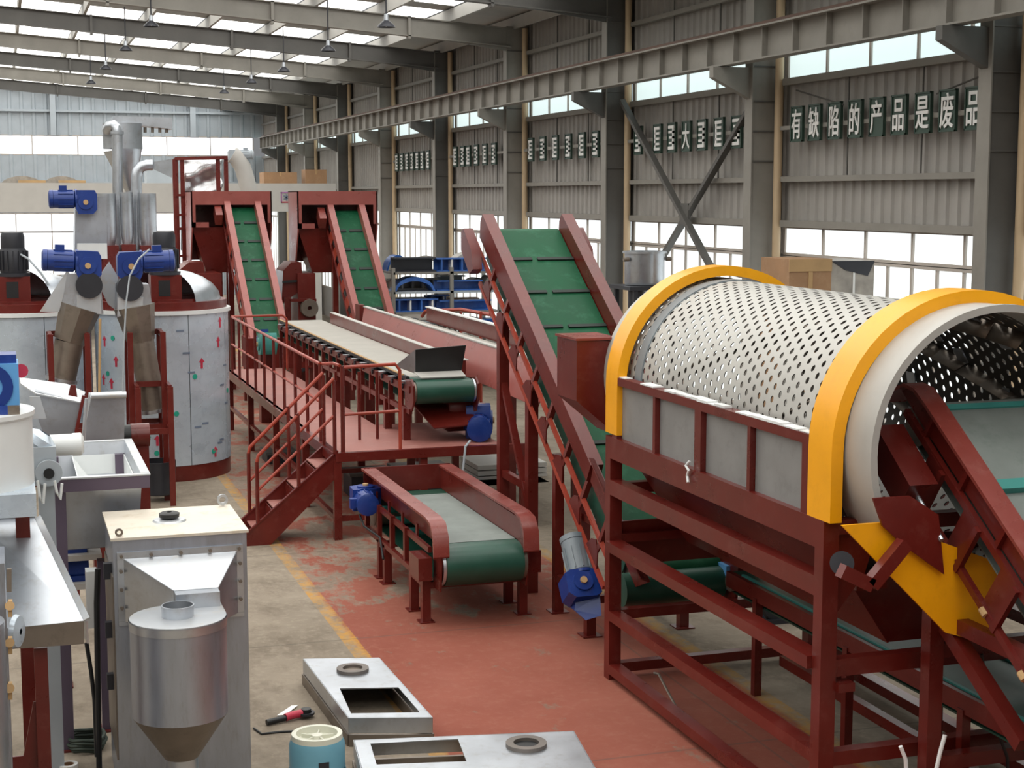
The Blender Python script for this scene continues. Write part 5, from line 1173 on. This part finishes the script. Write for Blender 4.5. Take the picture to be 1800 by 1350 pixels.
# ================================================================ things on the floor in front
zt = .24
b1_ = thing('pressed_panel', 'stainless pressed panel with ring and square opening lying on the floor', 'panel', (2.9, 13.3, 0))
def holed(corners, hole, t, z, parent, mt):
    """sheet with one four sided opening: corners and hole in the same winding"""
    m = M(); n = 4; o_ = [V(c) for c in corners]; h_ = [V(c) for c in hole]; dz = V((0, 0, -t))
    vs = o_ + h_ + [p + dz for p in o_] + [p + dz for p in h_]
    fs = []
    for i in range(4):
        j = (i + 1) % 4; fs += [(i, j, 4 + j, 4 + i), (8 + i, 12 + i, 12 + j, 8 + j), (4 + i, 4 + j, 12 + j, 12 + i), (i, 8 + i, 8 + j, j)]
    m.add(vs, fs); return ob('top_sheet', m, mt, parent)
def floor_panel(t, C, Hh, ring_px, zt, rx, dark):
    cs = [W(*p, Z=zt) for p in C]; hs = [W(*p, Z=zt) for p in Hh]
    holed(cs, hs, .01, zt, t, STEEL)
    for i in range(4):
        a, b = cs[i], cs[(i + 1) % 4]; ob('side_wall', M().plate([a, b, V((b.x, b.y, zt - .13)), V((a.x, a.y, zt - .13))], .008), STEEL, t)
        ob('base_flange', M().bar(V((a.x, a.y, .05)) , V((b.x, b.y, .05)), .03, .1), STEELD, t)
    c = W(*ring_px, Z=zt)
    ob('ring', M().lathe(c, [(rx * .62, .0), (rx * .62, .03), (rx, .03), (rx, 0), (rx * .62, 0)], 28), RUST, t)
    ob('ring_mouth', M().cyl(c, c + V((0, 0, .006)), rx * .6, n=28), dark, t)
floor_panel(b1_, ((533, 1158), (666, 1156), (760, 1261), (613, 1262)), ((597, 1210), (700, 1208), (738, 1252), (617, 1254)), (620, 1179), zt, .145, STEELD)
b2_ = thing('pressed_panel', 'stainless pressed panel with wide opening and dark ring at the bottom edge', 'panel', (3.3, 11.2, 0))
floor_panel(b2_, ((622, 1301), (1008, 1285), (1046, 1350), (640, 1368)), ((651, 1307), (805, 1299), (820, 1338), (662, 1344)), (925, 1311), .26, .16, BLACK)
mp = W(557, 1288, Y=11.55); rm_ = .2
mm = thing('upright_motor', 'pale blue motor with cream fan cover standing upright at the bottom edge', 'motor', (mp.x, 11.55, 0))
ob('motor_body', M().lathe((mp.x, 11.55, 0), [(.02, 0), (.2, 0), (.2, mp.z - .24)], 32), CYANM, mm); fn = M()
for k in range(24):
    a = 2 * PI * k / 24; fn.bar((mp.x + .205 * _c(a), 11.55 + .205 * _s(a), .03), (mp.x + .205 * _c(a), 11.55 + .205 * _s(a), mp.z - .27), .01, .03, (_c(a), _s(a), 0))
ob('cooling_fins', fn, CYANM, mm); ob('fan_cover', M().lathe((mp.x, 11.55, 0), [(.215, mp.z - .26), (.215, mp.z - .08), (.195, mp.z - .03)], 32), CYANM, mm)
ob('cover_ring', M().lathe((mp.x, 11.55, 0), [(.2, mp.z - .05), (.195, mp.z), (.16, mp.z), (.15, mp.z - .05)], 32), CREAM, mm); ob('grille', M().cyl((mp.x, 11.55, mp.z - .06), (mp.x, 11.55, mp.z - .05), .16, n=24), CREAM, mm)
ob('fan_hub', M().lathe((mp.x, 11.55, mp.z - .05), [(.0, .035), (.04, .035), (.05, 0)], 16), CREAM, mm)
for k in range(5): a = 2 * PI * k / 5; ob('fan_blade', M().bar((mp.x, 11.55, mp.z - .035), (mp.x + .13 * _c(a), 11.55 + .13 * _s(a), mp.z - .035), .008, .03), CREAM, mm)
ob('rating_plate', M().box(mp.x - .03, mp.x + .05, 11.33, 11.345, .15, .22), DARK, mm)
q = W(512, 1268, Z=0)
tl_ = thing('angle_grinder', 'small black and red angle grinder lying on the concrete floor', 'tool', (q.x, q.y, 0))
ob('body', M().tube([V((q.x - .05, q.y, .04)), V((q.x, q.y + .02, .045)), V((q.x + .1, q.y + .05, .045))], .034, 10), PRED, tl_, label='red body'); ob('handle', M().tube([V((q.x - .22, q.y - .05, .03)), V((q.x - .05, q.y, .035))], .026, 10), BLACK, tl_)
ob('head', M().cyl((q.x + .14, q.y + .06, .02), (q.x + .14, q.y + .06, .08), .045, n=14), BLACK, tl_); ob('guard', M().lathe((q.x + .14, q.y + .06, .03), [(.05, 0), (.075, 0), (.075, .02), (.05, .02), (.05, 0)], 18), DARK, tl_)
one('power_cable', M().tube([V((q.x + .1, q.y - .3, .01)), V((q.x - .15, q.y - .26, .01)), W(460, 1290, Z=.01), W(446, 1280, Z=.01)], .009, 6), BLACK, 'thin black cord lying beside the grinder', 'cable')
a = W(488, 1258, Z=.01); one('paper_slip', M().prism([W(487, 1258, Z=.01), W(502, 1257, Z=.01), W(524, 1240, Z=.012), W(512, 1241, Z=.012)], (0, 0, .004)), WHITE, 'white paper slip on the floor above the grinder', 'paper')

q = W(120, 1349, Z=.02)
tp_ = thing('tape_roll', 'white tape roll on the floor at the bottom left edge', 'tape', (q.x, q.y, 0))
ob('tape', M().lathe((q.x, q.y, 0), [(.045, 0), (.075, 0), (.075, .05), (.045, .05), (.045, 0)], 24), WHITE, tp_); ob('core', M().lathe((q.x, q.y, 0), [(.04, 0), (.045, 0), (.045, .05), (.04, .05), (.04, 0)], 24), CARD, tp_)
# ================================================================ things before the right wall
pq = W(1133, 470, Y=20.5); r = (W(1166, 470, Y=20.5).x - W(1101, 470, Y=20.5).x) / 2
pt_ = thing('steel_pot', 'shiny round steel pot on a dark stand behind the trommel', 'pot', (pq.x, 20.5, 3.2)); zt, zb = W(1133, 445, Y=20.5).z, W(1133, 500, Y=20.5).z
ob('pot_body', M().lathe((pq.x, 20.5, zb), [(.02, 0), (r * .97, 0), (r, .04), (r, zt - zb), (r + .03, zt - zb), (r + .03, zt - zb + .03), (r - .03, zt - zb + .03), (r - .03, .05), (.02, .05)], 32), STEEL, pt_)
for s_ in (-1, 1): ob('pot_handle', M().cyl((pq.x + s_ * r, 20.4, zt - .08), (pq.x + s_ * (r + .08), 20.4, zt - .08), .03, n=8), STEELD, pt_)
sd = thing('pot_stand', 'dark steel stand under the shiny pot', 'stand', (pq.x, 20.5, 0)); ob('tray', M().box(pq.x - r - .1, pq.x + r + .1, 20.1, 20.9, zb - .06, zb - .01), DARK, sd)
for sx in (-1, 1):
    for sy in (-1, 1): ob('leg', M().box(pq.x + sx * r - .03, pq.x + sx * r + .03, 20.5 + sy * .35 - .03, 20.5 + sy * .35 + .03, 0, zb - .06), DARK, sd)
ob('motor', M().cyl((pq.x - .2, 20.3, zb - .35), (pq.x - .2, 20.3, zb - .06), .12, n=14), DARK, sd)
ca, cb2, cc = W(1388, 456, Y=18.2), W(1462, 456, Y=18.2), W(1537, 458, Y=18.2)
bx_ = thing('carton', 'large brown carton stacked before the low right window', 'box', ((ca.x + cb2.x) / 2, 18.6, 1.2)); ob('carton_body', M().box(ca.x, cb2.x, 18.2, 19.0, 1.6, ca.z), CARD, bx_); ob('tape', M().box((ca.x + cb2.x) / 2 - .03, (ca.x + cb2.x) / 2 + .03, 18.19, 18.2, 1.6, ca.z), WOOD, bx_); ob('lid_edge', M().box(ca.x - .01, cb2.x, 18.185, 18.2, ca.z - .16, ca.z), WOOD, bx_)
wx_ = thing('wrapped_crate', 'plastic wrapped grey crate right of the brown carton', 'crate', ((cc.x + cb2.x) / 2, 18.6, 1.2)); ob('crate_body', M().box(cb2.x, cc.x, 18.2, 19.0, 1.6, cc.z), WRAP, wx_); ob('strap', M().box((cc.x + cb2.x) / 2, (cc.x + cb2.x) / 2 + .03, 18.19, 18.2, 1.6, cc.z), WHITE, wx_); ob('top_wrap', M().plate([(cb2.x, 18.19, cc.z), (cc.x, 18.19, cc.z), (cc.x - .1, 18.19, cc.z - .2), (cb2.x + .2, 18.19, cc.z - .12)], .01), DARK, wx_)
sk = thing('crate_pallet', 'stacked pallet base under the carton and the wrapped crate', 'pallet', ((ca.x + cc.x) / 2, 18.6, 0))
for k in range(8): ob('board', M().box(ca.x, cc.x, 18.2, 19.0, k * .2, k * .2 + .1), WOOD, sk); ob('block', M().box(ca.x + .1 + k * .1, ca.x + .3 + k * .1, 18.3, 18.9, k * .2 + .1, k * .2 + .2), WOOD, sk)

# rack of blue and grey parts in the middle distance
rk = thing('parts_rack', 'grey storage rack with blue and grey machine parts before the far right windows', 'rack', (9.0, 35, 0))
RY = 35.0; ra, rb = W(692, 480, Y=RY).x, W(880, 480, Y=RY).x
lev = [W(760, y, Y=RY).z for y in (478, 512, 548, 588)]
for k, z in enumerate(lev):
    ob('shelf', M().box(ra, rb, RY, RY + 1.4, z - .05, z), COLL if k != 1 else CLADB, rk)
for x in (ra, ra + (rb - ra) * .54, rb):
    for y in (RY, RY + 1.35): ob('upright', M().box(x - .04, x + .04, y, y + .08, 0, lev[0] + .1), COLL, rk)
def chan(x0, x1, z, h, mt, label, Y=RY + .1, holes=True, arch=False):
    t = thing('machine_part', label, 'part', ((x0 + x1) / 2, Y + .3, z), 'parts stored on the rack')
    n = max(2, int((x1 - x0) / .22))
    if arch:
        pts = [V((x0 + (x1 - x0) * i / 12, Y, z + h * _s(PI * i / 12) ** .5)) for i in range(13)]; inn = [V((p.x * .9 + (x0 + x1) / 2 * .1, Y, z + (p.z - z) * .7)) for p in reversed(pts)]
        ob('arched_plate', M().prism(pts + inn, (0, .5, 0)), mt, t)
    else:
        ob('channel_web', M().box(x0, x1, Y + .3, Y + .33, z, z + h), mt, t); ob('channel_flange', M().box(x0, x1, Y, Y + .33, z + h - .03, z + h), mt, t); ob('channel_flange', M().box(x0, x1, Y, Y + .33, z, z + .03), mt, t)
        if holes:
            for i in range(n): u = x0 + (x1 - x0) * (i + .5) / n; ob('rib', M().box(u - .02, u + .02, Y + .02, Y + .3, z + .03, z + h - .03), WHITE if i % 2 else mt, t)
W_ = rb - ra; f = lambda u: ra + W_ * u
rnd = random.Random(5)
SHN = ('top', 'second', 'third', 'fourth', 'lowest')
PAL = ((BLUEP, 'blue'), (CLADB, 'blue grey'), (BLUEP, 'blue'), (COLL, 'grey'), (BLUE, 'dark blue'), (DARK, 'black'), (MEZ, 'pale grey'), (CARD, 'brown'))
ORDL = ('first', 'second', 'third', 'fourth', 'fifth', 'sixth', 'seventh')
for lv, z in enumerate(lev + [.12]):
    for row, yy in enumerate((RY + .08, RY + .78)):
        u, n = .01, 0
        while u < .86:
            w_ = min(rnd.uniform(.2, .5), .985 - u); mt, cn = PAL[rnd.randrange(len(PAL))]; ar = rnd.random() < .25
            chan(f(u), f(u + w_), z, rnd.uniform(.2, .34) + (.1 if lv == 0 and row else 0), mt, '%s %s on the %s rack shelf, %s row, %s from the left' % (cn, 'arched plate' if ar else 'channel', SHN[lv], ('front', 'back')[row], ORDL[n]), Y=yy, holes=rnd.random() < .35, arch=ar)
            u += w_ + .012; n += 1
# gantry of grey machinery at far left behind tanks and pallets under the platform
for k, (px0, px1, y0, y1, Y, l) in enumerate(((872, 930, 812, 845, 23.5, 'upper pale board pile seen through the large conveyor legs'), (872, 934, 850, 905, 23.0, 'lower pale board pile seen through the large conveyor legs'))):
    a, b = W(px0, y1, Y=Y), W(px1, y0, Y=Y); t = thing('board_pile', l, 'pile', ((a.x + b.x) / 2, Y + .5, 0))
    n = 3
    for i in range(n):
        z0 = max(0, a.z) if k else a.z; dz = (b.z - z0) / n; ob('board', M().box(a.x - .3, b.x + .3, Y, Y + 1, z0 + dz * i, z0 + dz * (i + .8)), MEZ, t)
    if k == 0: ob('trestle', M().box(a.x - .2, a.x, Y + .2, Y + .8, 0, a.z), COLD, t).parent = t; ob('trestle', M().box(b.x, b.x + .2, Y + .2, Y + .8, 0, a.z), COLD, t)
